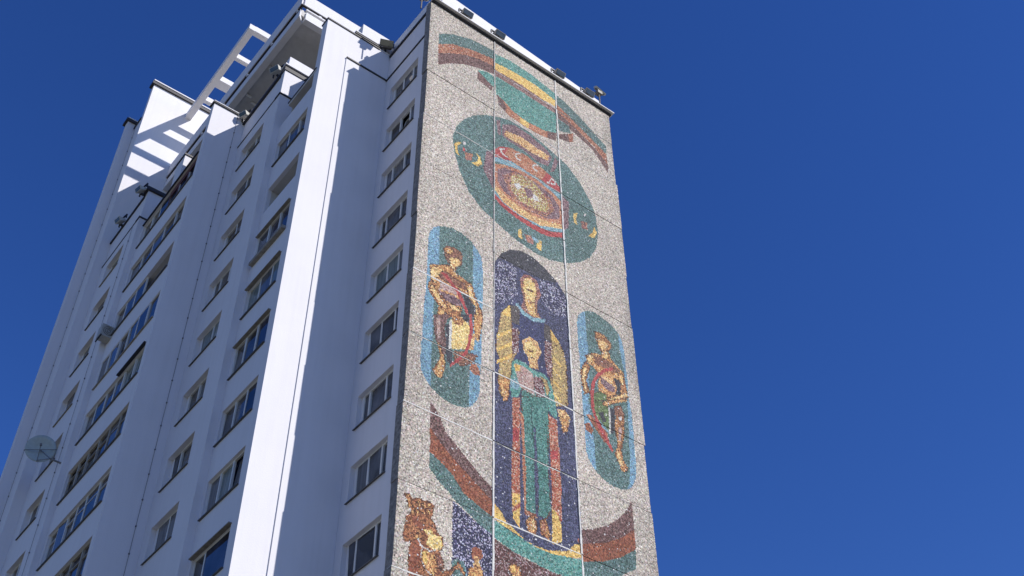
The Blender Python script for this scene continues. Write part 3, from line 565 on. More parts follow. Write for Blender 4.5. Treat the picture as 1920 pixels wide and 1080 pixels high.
# ---- column 2: loggias beside the sunlit pier
y0, y1, h = 3.885, 6.337, 1.41
z2 = 0.0
fr2 = {1: (.36, .34, .30), 3: (.36, .34, .30), 4: (.36, .36, .28), 5: (.32, .34, .34), 6: (.33, .32, .35), 7: (.30, .34, .36), 8: (.30, .70), 9: (.33, .33, .34)}
gl2 = {1: (4, 3, 1), 3: (4, 1, 1), 4: (2, 3, 2), 5: (4, 4, 1), 6: (0, 4, 1), 7: (3, 2, 1), 8: (0, 1), 9: (0, 1, 1)}
holes = [(y0, y1, z2-FL*k-h, z2-FL*k+(.05 if k == 1 else 0)) for k in range(1, 10)]
holes[1] = (y0, y1, z2-FL*2-h, z2-FL*2+.02)
wall_x(-P1, D1+.5, D2, GR, -1.42, holes, 0.16)
for k in range(1, 10):
    if k == 2:
        loggia_room(-P1, y0, y1, z2-FL*k-h, z2-FL*k+.02); continue
    zt = z2-FL*k+(.05 if k == 1 else 0)
    w = window(-P1+(0.10 if k not in (3, 5) else 0.03), y0, y1, z2-FL*k-h, zt, fr2[k], gl2[k], t=0.05, transom=None)
    if k == 3: MB().box(-P1-.16, -P1+.1, y0, y1+.02, zt-h-.17, zt-h-.01).build('sill', M['sill_ledge'], w)
    else: sill_at(w, -P1, y0, y1, zt-h, 0.07, 0.035, back=.09)
    if k in (3, 5, 8, 4): MB().box(-P1-.10, -P1+.05, y0-.03, y1+.05, zt-.005, zt+.035).build('drip_hood', M['sill_ledge'], w)
# top loggia: a low parapet under a thin canopy
loggia_room(-P1, D1+.35, 5.95, -1.60, -0.52, 1.15)
MB().box(-P1-.02, -1.75, D1+.30, 5.97, -.50, -.36).build('canopy', M['soffit'], B)
MB().box(-P1-.05, -1.75, D1+.30, 5.99, -.36, -.30).build('flashing', M['flashing'], B)
wall_box(-1.95, -1.75, D1+.4, D2, -1.4, 2.4)
# ---- column 3: two-pane windows
y0, y1, h = 7.734, 9.777, 1.36
z3 = -.05
fr3 = [(.5, .5), (.5, .5), (.52, .48), (.28, .42, .30), (.5, .5), (.46, .54), (.30, .70), (.48, .34, .18), (.5, .5), (.5, .5)]
gl3 = [(3, 3), (4, 0), (0, 4), (0, 4, 0), (2, 2), (0, 3), (0, 4), (3, 3, 0), (0, 4), (0, 0)]
holes = [(y0, y1, z3-FL*k-h, z3-FL*k) for k in range(10)]
wall_x(-P2, D2+.35, D3, GR, .74, holes, 0.36)
for k in range(10):
    w = window(-P2+.18, y0, y1-.20, z3-FL*k-h+.09, z3-FL*k, fr3[k], gl3[k], t=0.055)
    jamb(w, -P2+.185, .1, y1-.199, y1-.001, z3-FL*k-h+.09, z3-FL*k-.001)
    sill_at(w, -P2, y0, y1, z3-FL*k-h, 0.06, 0.035, back=.178, rise=.085)
# ---- column 4: long glazed loggias
y0, y1, h = 10.72, 16.3, 1.46
z4 = -.42
fr4 = {0: (.16, .16, .17, .17, .17, .17), 1: (.2, .2, .2, .2, .2), 2: (.34, .33, .33), 3: (.16, .17, .17, .16, .17, .17), 4: (.17, .17, .16, .14, .18, .18), 5: (.16, .16, .18, .17, .17, .16), 6: (.14, .15, .16, .15, .2, .2), 7: (.17, .17, .16, .16, .17, .17), 8: (.2, .2, .2, .2, .2)}
gl4 = {0: (0, 4, 0, 1, 1, 1), 1: (4, 1, 3, 1, 1), 2: (0, 4, 1), 3: (0, 4, 1, 0, 1, 1), 4: (4, 0, 1, 4, 2, 2), 5: (0, 4, 1, 1, 4, 1), 6: (0, 4, 1, 1, 0, 1), 7: (0, 0, 1, 4, 1, 1), 8: (0, 1, 4, 1, 1)}
holes = [(y0, y1, z4-FL*k-h, z4-FL*k) for k in range(0, 9)]
wall_x(-P3, D3+.31, D4, GR, z4+.02, holes, 0.16)
for k in range(0, 9):
    zt = z4-FL*k; zb = zt-h
    if k == 2:
        loggia_room(-P3, y0, y1, zb, zt, 1.3)
        w = window(-P3+.06, 13.35, y1, zb, zt, fr4[k], gl4[k], t=.06)
    else:
        w = window(-P3+(.10 if k != 3 else .02), y0, y1, zb, zt, fr4[k], gl4[k], t=.055 if k else .07, frame=(M['wood'] if k in (5, 7) else None), transom=(.36 if k in (5, 6, 7) else None))
    if k == 0:      # the nearer half of the top loggia has brown frames
        q = MB()
        for yy in (10.74, 11.65, 12.6, 13.5): q.box(-P3+.07, -P3+.10, yy, yy+.09, zb+.05, zt)
        q.box(-P3+.068, -P3+.098, 10.72, 13.6, zt-.34, zt-.01); q.box(-P3+.068, -P3+.098, 10.72, 13.6, zb+.02, zb+.14)
        o = q.build('brown_frame', M['brown_frame'], w)
    sill_at(w, -P3, y0, y1, zb, 0.07, 0.035, back=.055 if k != 3 else .018, m=M['sill_ledge'] if k == 3 else None)
    if k == 4:
        MB().box(-P3-.09, -P3+.04, y0, y1-3.1, zt-.01, zt+.05).build('drip_hood', M['flashing'], w)
MB().box(-P3-.07, -P3+1.6, D3+.31, D4-.25, z4+.02, z4+.10).build('canopy', M['flashing'], B)
# ---- column 5: far windows
y0, y1, h = 18.04, 20.01, 1.355
z5 = -.28
holes = [(y0, y1, z5-FL*k-h, z5-FL*k) for k in range(0, 9)]
wall_x(-P4, D4+.34, D5, GR, .32, holes, 0.36)
fr5 = [(.55, .45), (.5, .5), (.5, .5), (.5, .5), (.5, .5), (.45, .55), (.45, .55), (.5, .5), (.5, .5)]
gl5 = [(2, 0), (4, 4), (4, 3), (0, 4), (3, 4), (0, 4), (4, 0), (0, 4), (0, 0)]
for k in range(9):
    w = window(-P4+.19, y0, y1-.20, z5-FL*k-h+.09, z5-FL*k, fr5[k], gl5[k], t=.055)
    jamb(w, -P4+.195, .1, y1-.199, y1-.001, z5-FL*k-h+.09, z5-FL*k-.001)
    sill_at(w, -P4, y0, y1, z5-FL*k-h, 0.06, 0.035, back=.188, rise=.085, m=M['sill'] if k % 3 else M['sill_ledge'])

# ---- cross walls facing the street
wall_box(-P1, 0.30, D1+.045, D1+.5, GR, 3.03)                      # pier wall
wall_box(-XS, 0.0-.002, D1-.0, D1+.0445, GR, 1.03)                 # insulated layer, proud of it
MB().box(-XS-.01, .05, D1-.05, D1+.08, 1.03, 1.10).build('flashing', M['flashing'], B)
MB().box(-P1-.04, -.50, D1+.0, D1+.55, 3.03, 3.11).build('flashing', M['flashing'], B)
MB().box(-1.80, -.42, D1-.06, D1+.45, 3.24, 3.30).build('coping', M['plaster_trim'], B)
MB().box(-1.80, -.42, D1-.03, D1+.40, 3.14, 3.235).build('flashing', M['flashing'], B)
MB().box(-.50, .25, D1+.02, D1+.5, 3.035, 3.10).build('coping', M['plaster_trim'], B)
# second cross wall
wall_box(-P2, -1.74, D2, D2+.35, GR, .72)
wall_box(-P2+.02, -1.74, D2+.03, D2+.35, .79, 2.52)
MB().box(-P2-.05, -1.74, D2-.05, D2+.4, .72, .79).build('flashing', M['flashing'], B)
MB().box(-P2-.06, -1.74, D2-.10, D2+.4, 2.82, 2.90).build('coping', M['plaster_trim'], B)
MB().box(-P2-.02, -1.74, D2-.02, D2+.4, 2.52, 2.82).build('flashing', M['flashing'], B)
wall_box(-P2+.16, -1.74, D2+.12, D2+.4, 2.90, 3.78)
# attic over column 3
wall_x(-P2+.05, D2+.35, D3, .74, 2.45, [], 0.1)
MB().box(-P2-.03, -P2+.4, D2+.0, D3-.02, .74, .80).build('flashing', M['flashing'], B)
MB().box(-P2-.06, -P2+.5, D2+.36, D3+.02, 2.45, 2.60).build('flashing', M['flashing'], B)
# third cross wall
wall_box(-P3, -P2+.4, D3, D3+.31, GR, 2.90)
MB().box(-P3-.09, -P2+.3, D3-.07, D3+.36, 2.90, 2.955).build('flashing', M['flashing'], B)
MB().box(-P3-.06, -P2+.3, D3-.10, D3+.33, 2.96, 3.0).build('coping', M['plaster_trim'], B)
# attic over column 4 and its roof box
wall_x(-3.75, D3+.3, D4, -.4, 2.6, [], 0.1)
wall_box(-4.92, -3.75, 13.0, 13.9, z4+.1, 1.72)
MB().box(-4.97, -3.74, 12.95, 13.95, 1.72, 1.83).build('flashing', M['flashing'], B)
wall_box(-P4, -3.74, D4, D4+.34, GR, .30)
wall_box(-P4+.04, -3.74, D4+.03, D4+.34, .37, 2.28)
MB().box(-P4-.05, -3.74, D4-.05, D4+.4, .30, .37).build('flashing', M['flashing'], B)
MB().box(-P4-.08, -3.74, D4-.10, D4+.5, 2.28, 2.48).build('flashing', M['flashing'], B)
MB().box(-P4+.2, -3.74, D4-.02, D4+.4, 2.48, 2.58).build('coping', M['plaster_trim'], B)
# attic over column 5
wall_x(-P4+.05, D4+.34, D5, .32, 2.05, [], 0.1)
MB().box(-P4-.03, -P4+.4, D4+.35, D5-.02, .32, .38).build('flashing', M['flashing'], B)
MB().box(-P4-.03, -P4+.4, D4+.35, D5-.02, 2.05, 2.16).build('flashing', M['flashing'], B)
# fourth cross wall: the tall rear part, and its outermost pier
wall_box(-P5, 2.0, D5, D5+.35, GR, 15.2)
MB().box(-P5-.14, 2.0, D5-.12, D5+.4, 15.2, 15.42).build('flashing', M['flashing'], B)
MB().box(-P5-.10, 2.0, D5-.16, D5+.4, 15.42, 15.50).build('coping', M['plaster_trim'], B)
wall_x(-P5+.01, D5+.35, D6, GR, 12.35, [], .1)
MB().box(-P5-.05, -P5+.5, D5+.36, D6-.08, 12.35, 12.50).build('flashing', M['flashing'], B)
wall_box(-P6, -P5+.4, D6, D6+.35, GR, 12.85)
MB().box(-P6-.13, -P5+.3, D6-.12, D6+.5, 12.85, 13.02).build('flashing', M['flashing'], B)
MB().box(-P6-.05, -P5+.3, D6-.14, D6+.45, 13.02, 13.09).build('coping', M['plaster_trim'], B)
# back and far sides, roofs
wall_box(-P5+.42, 12, D6+.02, D6+.34, GR, 12.3); wall_box(11.7, 12.0, 4.52, D6, GR, 3.0)
wall_box(W-.3, W, .4, 4.2, GR, 3.1); wall_box(W, 12, 4.2, 4.5, GR, 3.0)
MB().box(.3, W-.3, .4, 4.6, 2.6, 2.9).build('roof', M['roof'], B)
MB().box(-1.75, 11.7, 4.6, D5, 2.0, 2.3).build('roof', M['roof'], B)
MB().box(-P5+.1, 11.7, D5+.36, D6, 11.8, 12.1).build('roof', M['roof'], B)
wall_box(-.35, 9, 8.2, D5, 2.3, 7.4)
# attic wall above column 1, set back a little, with its parapet
wall_x(.05, .40, D1+.07, 1.0, 2.80, [], 0.05)
MB().box(-.05, .3, .38, D1-.01, 1.0, 1.07).build('flashing', M['flashing'], B)
MB().box(-.03, .32, .40, D1-.02, 2.80, 2.88).build('flashing', M['flashing'], B)
MB().box(.12, .32, 0.5, D1+.4, 2.88, 3.88).build('parapet', M['plaster_trim'], B)
MB().box(-1.42, .18, 3.47, 5.2, 3.32, 4.30).build('roof_box', M['plaster_trim'], B)

# ---- high roof slab with a raised ring of beams, and the pergola
def sx(y): return -3.22-(y-6.8)/(D5-6.8)*0.30
ya, yb = 6.8, D5-.003
MB().prism([(sx(ya)+.12, ya+.12), (sx(yb)+.12, yb), (9, yb), (9, ya+.12)], 7.72, 8.18).build('roof_slab', M['soffit'], B)
MB().prism([(sx(ya)+.02, ya+.02), (sx(yb)+.02, yb), (sx(yb)+.34, yb), (sx(ya)+.34, ya+.34)], 7.45, 8.02).build('edge_beam', M['plaster_trim'], B)
MB().prism([(sx(ya)+.345, ya+.02), (9, ya+.02), (9, ya+.34), (sx(ya)+.345, ya+.34)], 7.45, 8.02).build('edge_beam', M['plaster_trim'], B)
MB().prism([(sx(ya)+.06, ya+.06), (sx(yb)+.06, yb), (sx(yb)+.3, yb), (sx(ya)+.3, ya+.3)], 8.185, 8.27).build('flashing', M['flashing'], B)
MB().prism([(sx(ya)+.305, ya+.0), (9, ya+.0), (9, ya+.3), (sx(ya)+.305, ya+.3)], 8.185, 8.27).build('coping', M['plaster_trim'], B)
MB().prism([(sx(ya), ya), (sx(yb), yb), (sx(yb)+.16, yb), (sx(ya)+.16, ya+.16)], 8.47, 9.42).build('ring_beam', M['plaster'], B)
MB().prism([(sx(ya)+.165, ya), (9, ya), (9, ya+.16), (sx(ya)+.165, ya+.16)], 8.47, 9.42).build('ring_beam', M['plaster'], B)
MB().prism([(sx(ya)+.02, ya-.02), (9, ya-.02), (9, ya+.1), (sx(ya)+.02, ya+.1)], 8.40, 8.465).build('flashing', M['flashing'], B)  # dark strip gives the gap under the ring beam its shade by colour
MB().prism([(sx(ya)+.03, ya+.11), (sx(yb)+.03, yb), (sx(yb)+.14, yb), (sx(ya)+.14, ya+.11)], 8.41, 8.465).build('flashing', M['flashing'], B)  # same along the side: dark strip added so the open gap looks shaded
for yy in np.arange(ya+.4, yb, 2.4):
    MB().box(sx(yy)+.02, sx(yy)+.15, yy, yy+.14, 8.27, 8.47).build('post', M['plaster_trim'], B)
for xx in np.arange(-2.2, 8.5, 2.2):
    MB().box(xx, xx+.14, ya+.02, ya+.15, 8.27, 8.40).build('post', M['plaster_trim'], B)
MB().box(-3.05, 8, 10.35, 10.60, 7.56, 7.72).build('soffit_rib', M['soffit'], B)
for xx, yy in ((-3.0, 12.6), (-2.5, 12.9)):
    MB().tube((xx, yy, 7.62), (xx+.35, yy+.02, 7.62), .06).build('tube_lamp', M['pvc'], B)
ZB = 13.85
MB().box(-3.46, -3.10, 13.2, D5-.002, ZB, ZB+.42).build('pergola_beam', M['plaster_trim'], B)
for yy, wd, hh in ((13.2, .34, .42), (15.35, .26, .36), (17.3, .62, .42), (19.05, .26, .36)):
    MB().box(-3.099, 2.0, yy, yy+wd, ZB+.03, ZB+hh+.03).build('pergola_beam', M['plaster_trim'], B)
MB().box(2.0, 2.4, 13.2, D5, ZB, ZB+.42).build('pergola_beam', M['plaster_trim'], B)
for yy in (13.4, 17.4): MB().box(2.05, 2.35, yy, yy+.3, 2.3, ZB).build('post', M['plaster_trim'], B)

# ---- lightning conductors held by clips
def conductor(x, y, z0, z1, step, ox, oy):
    b = MB(); b.tube((x, y, z0), (x, y, z1), .008, 5)
    z = z0+.4
    while z < z1:
        b.box(x-.022, x+.022, y-.022, y+.022, z-.022, z+.022); z += step
    b.box(x-.006, x+.006, y-.006, y+.006, z0, z1)
    return b.build('lightning_conductor', M['wire'], B)
conductor(-3.78, D3-.035, -24, 2.9, 1.05, 0, 0)
conductor(-P5-.03, D6-.45, -24, 12.3, 1.2, 0, 0)
conductor(-P4-.035, D4+.65, -24, .25, 1.2, 0, 0)

# ------------------------------------------------------------------ the mosaic on the end wall
ZT = 3.12
joints = [ZT] + [0.97-2.83*j for j in range(20)]
joints = [z for z in joints if z > GR+.6] + [GR]
PAL = {
 'bg': [(196,190,184),(172,164,157),(214,209,204),(146,139,133),(188,176,166),(160,152,148),(205,196,188),(128,120,116)],
 'tealD': [(78,124,122),(98,146,144),(62,98,98),(124,158,156),(85,130,120)], 'teal': [(86,164,154),(112,186,174),(70,140,132),(144,192,178)],
 'teal2': [(72,140,132),(96,165,155),(58,118,112),(120,175,165)], 'tealline': [(45,90,88),(60,105,100)],
 'orange': [(184,104,74),(204,134,98),(150,82,58),(222,168,134)], 'orangelt': [(205,128,88),(222,150,108),(180,100,66),(225,175,140)],
 'orangew': [(205,95,62),(215,140,105),(170,72,50),(230,190,165),(190,110,70)], 'rust': [(168,94,60),(188,116,76),(138,72,46),(160,100,80)],
 'brown': [(124,88,84),(148,108,104),(100,70,68),(165,132,128)], 'brownlt': [(150,104,96),(180,140,132),(125,85,80),(200,165,160)],
 'brownw': [(128,72,76),(160,110,112),(105,60,62),(215,195,195)], 'maroon': [(118,78,76),(140,96,92),(98,62,62),(190,165,165)],
 'yellow': [(216,176,74),(228,196,112),(194,152,60),(224,188,90)], 'yellowp': [(222,192,110),(232,208,145),(200,165,80)], 'yellowg': [(205,190,90),(222,212,130),(190,130,90),(150,100,110),(235,228,195),(176,110,76)],
 'navy': [(62,68,112),(82,88,132),(48,54,90),(100,104,146)], 'navy2': [(58,66,120),(76,84,136),(46,54,100)], 'navyw': [(58,60,102),(80,80,126),(44,46,82),(180,176,205)],
 'slate': [(72,74,88),(92,92,104),(56,60,72)], 'sky': [(98,162,198),(122,188,212),(78,138,176),(105,170,190)],
 'gold': [(206,156,84),(222,180,112),(180,118,60),(150,95,60)], 'goldd': [(186,128,70),(205,155,90),(150,92,55),(110,70,55)], 'goldg': [(185,158,95),(205,178,112),(150,130,90),(165,135,85)], 'goldlt': [(218,178,104),(228,200,140),(195,145,85),(170,115,75)],
 'skin': [(218,180,100),(232,206,146),(196,144,84)], 'umber': [(128,84,68),(155,105,75),(100,66,62),(170,125,100)], 'umber2': [(138,84,52),(165,105,62),(105,64,48),(190,130,80)], 'umberg': [(105,98,98),(125,115,112),(88,82,86)],
 'contour': [(92,60,52),(120,78,60),(70,50,50),(140,95,66)],
 'pink': [(208,172,158),(190,144,134),(220,195,185)], 'rose': [(190,112,104),(214,165,150),(150,90,95),(205,150,90),(120,85,90)], 'purple': [(132,96,108),(112,82,98),(165,125,130),(185,155,155)],
 'red': [(204,72,78),(216,104,98),(184,52,62)], 'white': [(232,228,222),(218,214,206)], 'green': [(116,142,92),(142,166,112),(96,116,76)], 'ltblue': [(140,186,200),(165,205,212),(115,160,178)],
}
PALN = {k: np.clip(lin(v), .004, 1)**1.12*0.60 for k, v in PAL.items()}
bgl = lin(PAL['bg']); PALN['bg'] = (bgl*.72+bgl.mean(0)*.28)*np.array([1.0, .98, .915])*.88
for k in ('gold', 'goldd', 'goldlt', 'skin', 'goldg', 'yellow', 'yellowp', 'umber'): PALN[k] = PALN[k]*1.45
for k in ('navy', 'navy2', 'navyw', 'slate', 'tealD', 'sky'): PALN[k] = PALN[k]*.95+PALN[k].mean(1, keepdims=True)*.26
for k in PALN:
    if k != 'bg': PALN[k] = PALN[k]*.84+PALN[k].mean(1, keepdims=True)*.21
PALN['umber2'] = PALN['umber2']*1.35; PALN['rust'] = PALN['rust']*1.12
NAMES = list(PALN)
def grime(px, pz):
    r = 0
    for k, (a, c, p, q) in enumerate(((.9, .35, .3, 1.), (2.1, 1.3, 1.7, .6), (.5, 2.6, 4., .5), (3.7, 2.2, 2.4, .35))):
        r = r+q*np.sin(a*px+c*pz+p+1.3*np.sin(.7*c*pz+k))*np.cos(c*px*.8-a*pz*.6+p*2)
    return r/2.0
def inside(poly, px, pz):
    n = len(poly); r = np.zeros(px.shape, bool); j = n-1
    for i in range(n):
        xi, zi = poly[i]; xj, zj = poly[j]
        if zi != zj:
            c = ((zi > pz) != (zj > pz)) & (px < (xj-xi)*(pz-zi)/(zj-zi)+xi); r ^= c
        j = i
    return r
SB = [(c, p, min(q[0] for q in p), max(q[0] for q in p), min(q[1] for q in p), max(q[1] for q in p)) for c, p in SHAPES]

tm = bpy.data.materials.new('mosaic_chips'); tm.use_nodes = True
t = tm.node_tree; b = t.nodes['Principled BSDF']
at = t.nodes.new('ShaderNodeAttribute'); at.attribute_name = 'chip'
t.links.new(at.outputs['Color'], b.inputs['Base Color'])
b.inputs['Roughness'].default_value = 0.7; b.inputs['Specular IOR Level'].default_value = 0.15

LINED = {'gold', 'goldd', 'goldg', 'umber2', 'skin', 'teal2', 'green', 'umber'}
CELL = 0.037
def tesserae(x0, x1, z0, z1, y, parent, tint=0.0):
    cell = CELL if z1 > -28 else .08
    nx = max(2, int(round((x1-x0)/cell))); nz = max(2, int(round((z1-z0)/cell)))
    gx, gz = np.meshgrid(np.linspace(x0, x1, nx+1), np.linspace(z0, z1, nz+1), indexing='ij')
    dx = (x1-x0)/nx; dz = (z1-z0)/nz
    jx = rng.uniform(-.40, .40, gx.shape)*dx; jz = rng.uniform(-.40, .40, gx.shape)*dz
    jx[0] = jx[-1] = 0; jz[:, 0] = jz[:, -1] = 0
    gy = y+rng.normal(0, .0035, gx.shape)
    co = np.stack([gx+jx, gy, gz+jz], -1); co[..., 2] += Z0
    idx = np.arange((nx+1)*(nz+1)).reshape(nx+1, nz+1)
    fa = np.stack([idx[:-1, :-1], idx[1:, :-1], idx[1:, 1:], idx[:-1, 1:]], -1).reshape(-1, 4)
    me = bpy.data.meshes.new('tesserae')
    me.vertices.add(co.size//3); me.vertices.foreach_set('co', co.reshape(-1).astype(np.float32))
    nf = len(fa); me.loops.add(nf*4); me.polygons.add(nf)
    me.polygons.foreach_set('loop_start', np.arange(nf, dtype=np.int32)*4)
    me.loops.foreach_set('vertex_index', fa.reshape(-1).astype(np.int32))
    me.update(calc_edges=True); me.validate()
    c = co.reshape(-1, 3)[fa].mean(1); px = c[:, 0]; pz = c[:, 2]-Z0
    lab = np.zeros(nf, int)
    for cn, p, a0, a1, b0, b1 in SB:
        if a1 < x0 or a0 > x1 or b1 < z0 or b0 > z1: continue
        k = inside(p, px, pz); lab[k] = NAMES.index(cn)
        if cn in LINED:                      # dark contour chips round the figures
            near = np.zeros(nf, bool); q = np.array(p)
            for e0, e1 in zip(q, np.roll(q, -1, 0)):
                d = e1-e0; L2 = max(1e-9, d@d)
                tt = np.clip(((px-e0[0])*d[0]+(pz-e0[1])*d[1])/L2, 0, 1)
                near |= (px-e0[0]-tt*d[0])**2+(pz-e0[1]-tt*d[1])**2 < .030**2
            near &= rng.random(nf) < (.25 if cn == 'umber2' else .45)
            lab[near] = NAMES.index('contour')
    colr = np.zeros((nf, 4)); colr[:, 3] = 1
    for li in np.unique(lab):
        k = np.where(lab == li)[0]; pal = PALN[NAMES[li]]
        cc = pal[rng.integers(0, len(pal), len(k))]
        cc = cc*np.exp(rng.normal(0, .19, (len(k), 1)))*np.exp(rng.normal(0, .05, (len(k), 3)))
        colr[k, :3] = cc
    gm = grime(px, pz); edge = np.clip((px-(W-.75))/.75, 0, 1)*np.clip(.5+gm*1.6, 0, 1)*.34+np.clip((.35-px)/.35, 0, 1)*.12
    colr[:, :3] *= ((1+.11*gm+tint)*(1-edge))[:, None]
    n = rng.random(nf) < np.where(np.isin(lab, [NAMES.index('navyw'), NAMES.index('brownw')]), .02, .006); colr[n, :3] = 0.55
    n = rng.random(nf) < 0.10; colr[n, :3] *= 0.40
    colr[:, :3] = np.clip(colr[:, :3], 0.01, .82)
    a = me.color_attributes.new('chip', 'FLOAT_COLOR', 'CORNER')
    a.data.foreach_set('color', np.repeat(colr, 4, 0).reshape(-1).astype(np.float32))
    me.materials.append(tm)
    o = bpy.data.objects.new('tesserae', me); link(o, parent, 'stuff'); return o

WHITE = {(0,-1),(1,0),(2,0),(1,1),(2,1),(0,2),(1,2),(0,5),(0,6),(0,7),(1,6),(1,7),(1,8),(0,9),(1,9)}
cols = [(0.0, J1), (J1, J2), (J2, W)]
for ci, (xa, xb) in enumerate(cols):
    for j in range(len(joints)-1):
        zt, zb = joints[j], joints[j+1]
        x0 = xa+(.026 if ci else random.uniform(-.085, -.01)); x1 = xb-(.026 if ci < 2 else random.uniform(-.05, .02))
        g = random.choice((.006, .008, .011, .015)); tint = random.uniform(-.05, .06)
        yj = random.uniform(-.022, .016)
        s = MB(); q = yj+.006
        s.box(x0, x1, q, q+.36-.0, zb+g, zt-g)
        p = s.build('mosaic_panel', M['concrete_dark'], B)
        tesserae(x0+.004, x1-.004, zb+g, zt-g, yj, p, tint)
        if j > 0 and zt > -30:
            wht = (ci, j-1) in WHITE
            q = MB(); n = 9
            for s_ in range(n):
                u0 = x0+(x1-x0)*s_/n; u1 = x0+(x1-x0)*(s_+1)/n
                sz = random.uniform(.015, .034) if wht else .008
                off = random.uniform(-.006, .006)
                q.box(u0, u1, (yj-random.uniform(.004, .010)) if wht else yj+random.uniform(.002, .03), .2, zt+off-sz, zt+off+sz*.7)
            q.build('joint', (M['mortar'] if j > 4 else M['mortar_grey']) if wht else M['joint_grey'], B)
for X in (J1, J2):
    for j in range(len(joints)-1):
        zt, zb = joints[j], joints[j+1]
        q = MB(); n = 8
        for s_ in range(n):
            k = random.uniform(.016, .034) if X == J1 and j < 7 else random.uniform(.022, .038)
            o = random.uniform(-.008, .008); a = zb+.03+(zt-zb-.06)*s_/n; c = zb+.03+(zt-zb-.06)*(s_+1)/n
            q.box(X-k+o, X+k+o, -.024-random.uniform(0, .006), .2, a, c)
        q.build('joint', M['mortar'] if X == J2 or j > 6 else M['mortar_grey'], B)
# top ledge and sloping parapet over the mosaic
MB().box(-.03, W+.08, -.07, .35, ZT, ZT+.10).build('flashing', M['flashing'], B)  # dark board: the ledge's dark underside, with the shadow below it in its colour
MB().box(-.06, W+.17, -.20, .40, ZT+.10, ZT+.15).build('coping', M['plaster_trim'], B)
s = MB(); n = 0
xl, xr, yf, yb_ = .55, W-.42, .10, .34
s.v = [(xl, yf, ZT+.15), (xr, yf, ZT+.15), (xr-.03, yf+.02, 4.02), (xl, yf+.02, 4.72), (xl, yb_, ZT+.15), (xr, yb_, ZT+.15), (xr-.03, yb_, 4.02), (xl, yb_, 4.78)]
s.f = [(0, 1, 2, 3), (5, 4, 7, 6), (1, 5, 6, 2), (4, 0, 3, 7), (3, 2, 6, 7), (0, 4, 5, 1)]
s.build('parapet', M['plaster_trim'], B)

# ------------------------------------------------------------------ floodlights, dish, air conditioner
def floodlight(label, loc, rz=0.0, group='floodlights mounted along the roof edges', scale=1.0):
    r = empty('floodlight', label, 'floodlight', (loc[0], loc[1], loc[2]+Z0), group, (0, 0, rz))
    b = MB(); R = Matrix.Rotation(math.radians(28), 3, 'X')
    # tapered lamp box: wide front, narrow back
    f = .31*scale; k = .26*scale; hh = .21*scale
    vv = [(-f, -.26, -.02), (f, -.26, -.02), (f, -.26, hh*1.5), (-f, -.26, hh*1.5), (-k, .12, .03), (k, .12, .03), (k, .12, hh), (-k, .12, hh)]
    b.v = [tuple(R @ Vector(p)+Vector((0, 0, .16))) for p in vv]
    b.f = [(0, 1, 2, 3), (5, 4, 7, 6), (1, 5, 6, 2), (4, 0, 3, 7), (3, 2, 6, 7), (0, 4, 5, 1)]
    b.build('lamp_body', M['lamp_body'] if scale > .8 else M['lamp_light'], r, up=False)
    b = MB(); T = Vector((0, 0, .16))
    b.box(-f+.03, f-.03, -.272, -.261, .01, hh*1.5-.03, R, T); b.build('lens', G[0], r, up=False)
    b = MB()
    b.box(-.37*scale, -.32*scale, -.02, .05, 0, .56); b.box(.32*scale, .37*scale, -.02, .05, .36, .56)
    b.box(-.37*scale, .37*scale, -.02, .05, .56, .62); b.build('bracket', M['lamp_dark'], r, up=False)
    b = MB(); b.box(-.05, .05, -.05, .10, -.06, .02); b.build('foot', M['lamp_dark'], r, up=False)
    return r
zl = ZT+.17
floodlight('floodlight on the white ledge above the left mosaic column', (1.67, -.02, zl), scale=.86)
floodlight('floodlight on the white ledge where the left and middle mosaic columns meet', (3.45, -.02, zl), scale=.86)
floodlight('floodlight on the white ledge where the middle and right mosaic columns meet', (6.92, -.02, zl), scale=.86)
floodlight('floodlight on the white ledge nearest the right end of the mosaic', (8.70, -.02, zl), scale=.86)
floodlight('floodlight in the corner where the sunlit pier meets the mosaic block', (-.22, D1+.02, 3.2), -.4)
floodlight('small floodlight at the outer corner of the parapet beside the white pier', (-P2-.02, D2+.75, 2.9), -1.2, scale=.8)
floodlight('small floodlight at the tip of the second cross wall under the roof slab', (-P2-.02, D3-.25, 2.6), -1.2, scale=.7)
floodlight('floodlight on the attic of the far windows, beside the dark ledge', (-5.40, D4+.25, 2.10), -1.4, scale=.7)
floodlight('floodlight on the attic of the far windows, at its far end', (-5.32, 19.4, 2.16), -1.4, scale=.7)
def mast_light(label, loc, rz):
    r = empty('mast_floodlight', label, 'floodlight', (loc[0], loc[1], loc[2]+Z0), 'flat floodlights on short roof masts', (0, 0, rz))
    MB().tube((0, 0, 0), (0, 0, .95), .035).build('mast', M['lamp_body'], r, up=False)
    R = Matrix.Rotation(math.radians(14), 3, 'Y') @ Matrix.Rotation(math.radians(-38), 3, 'X'); T = Vector((.08, 0, 1.15))
    MB().box(-.32, .32, -.05, .04, -.16, .16, R, T).build('lamp_head', M['lamp_light'], r, up=False)
    MB().box(-.26, .26, .041, .10, -.11, .11, R, T).build('cooling_plate', M['lamp_body'], r, up=False)
    MB().box(-.14, .14, -.10, .14, .80, 1.0).build('yoke', M['lamp_body'], r, up=False)
mast_light('grey flat floodlight tilted on a mast at the right end of the mosaic roof', (9.80, .22, 3.98), 0)
mast_light('grey flat floodlight on a mast behind the left mosaic corner', (-.0, .95, 3.8), 0.2)

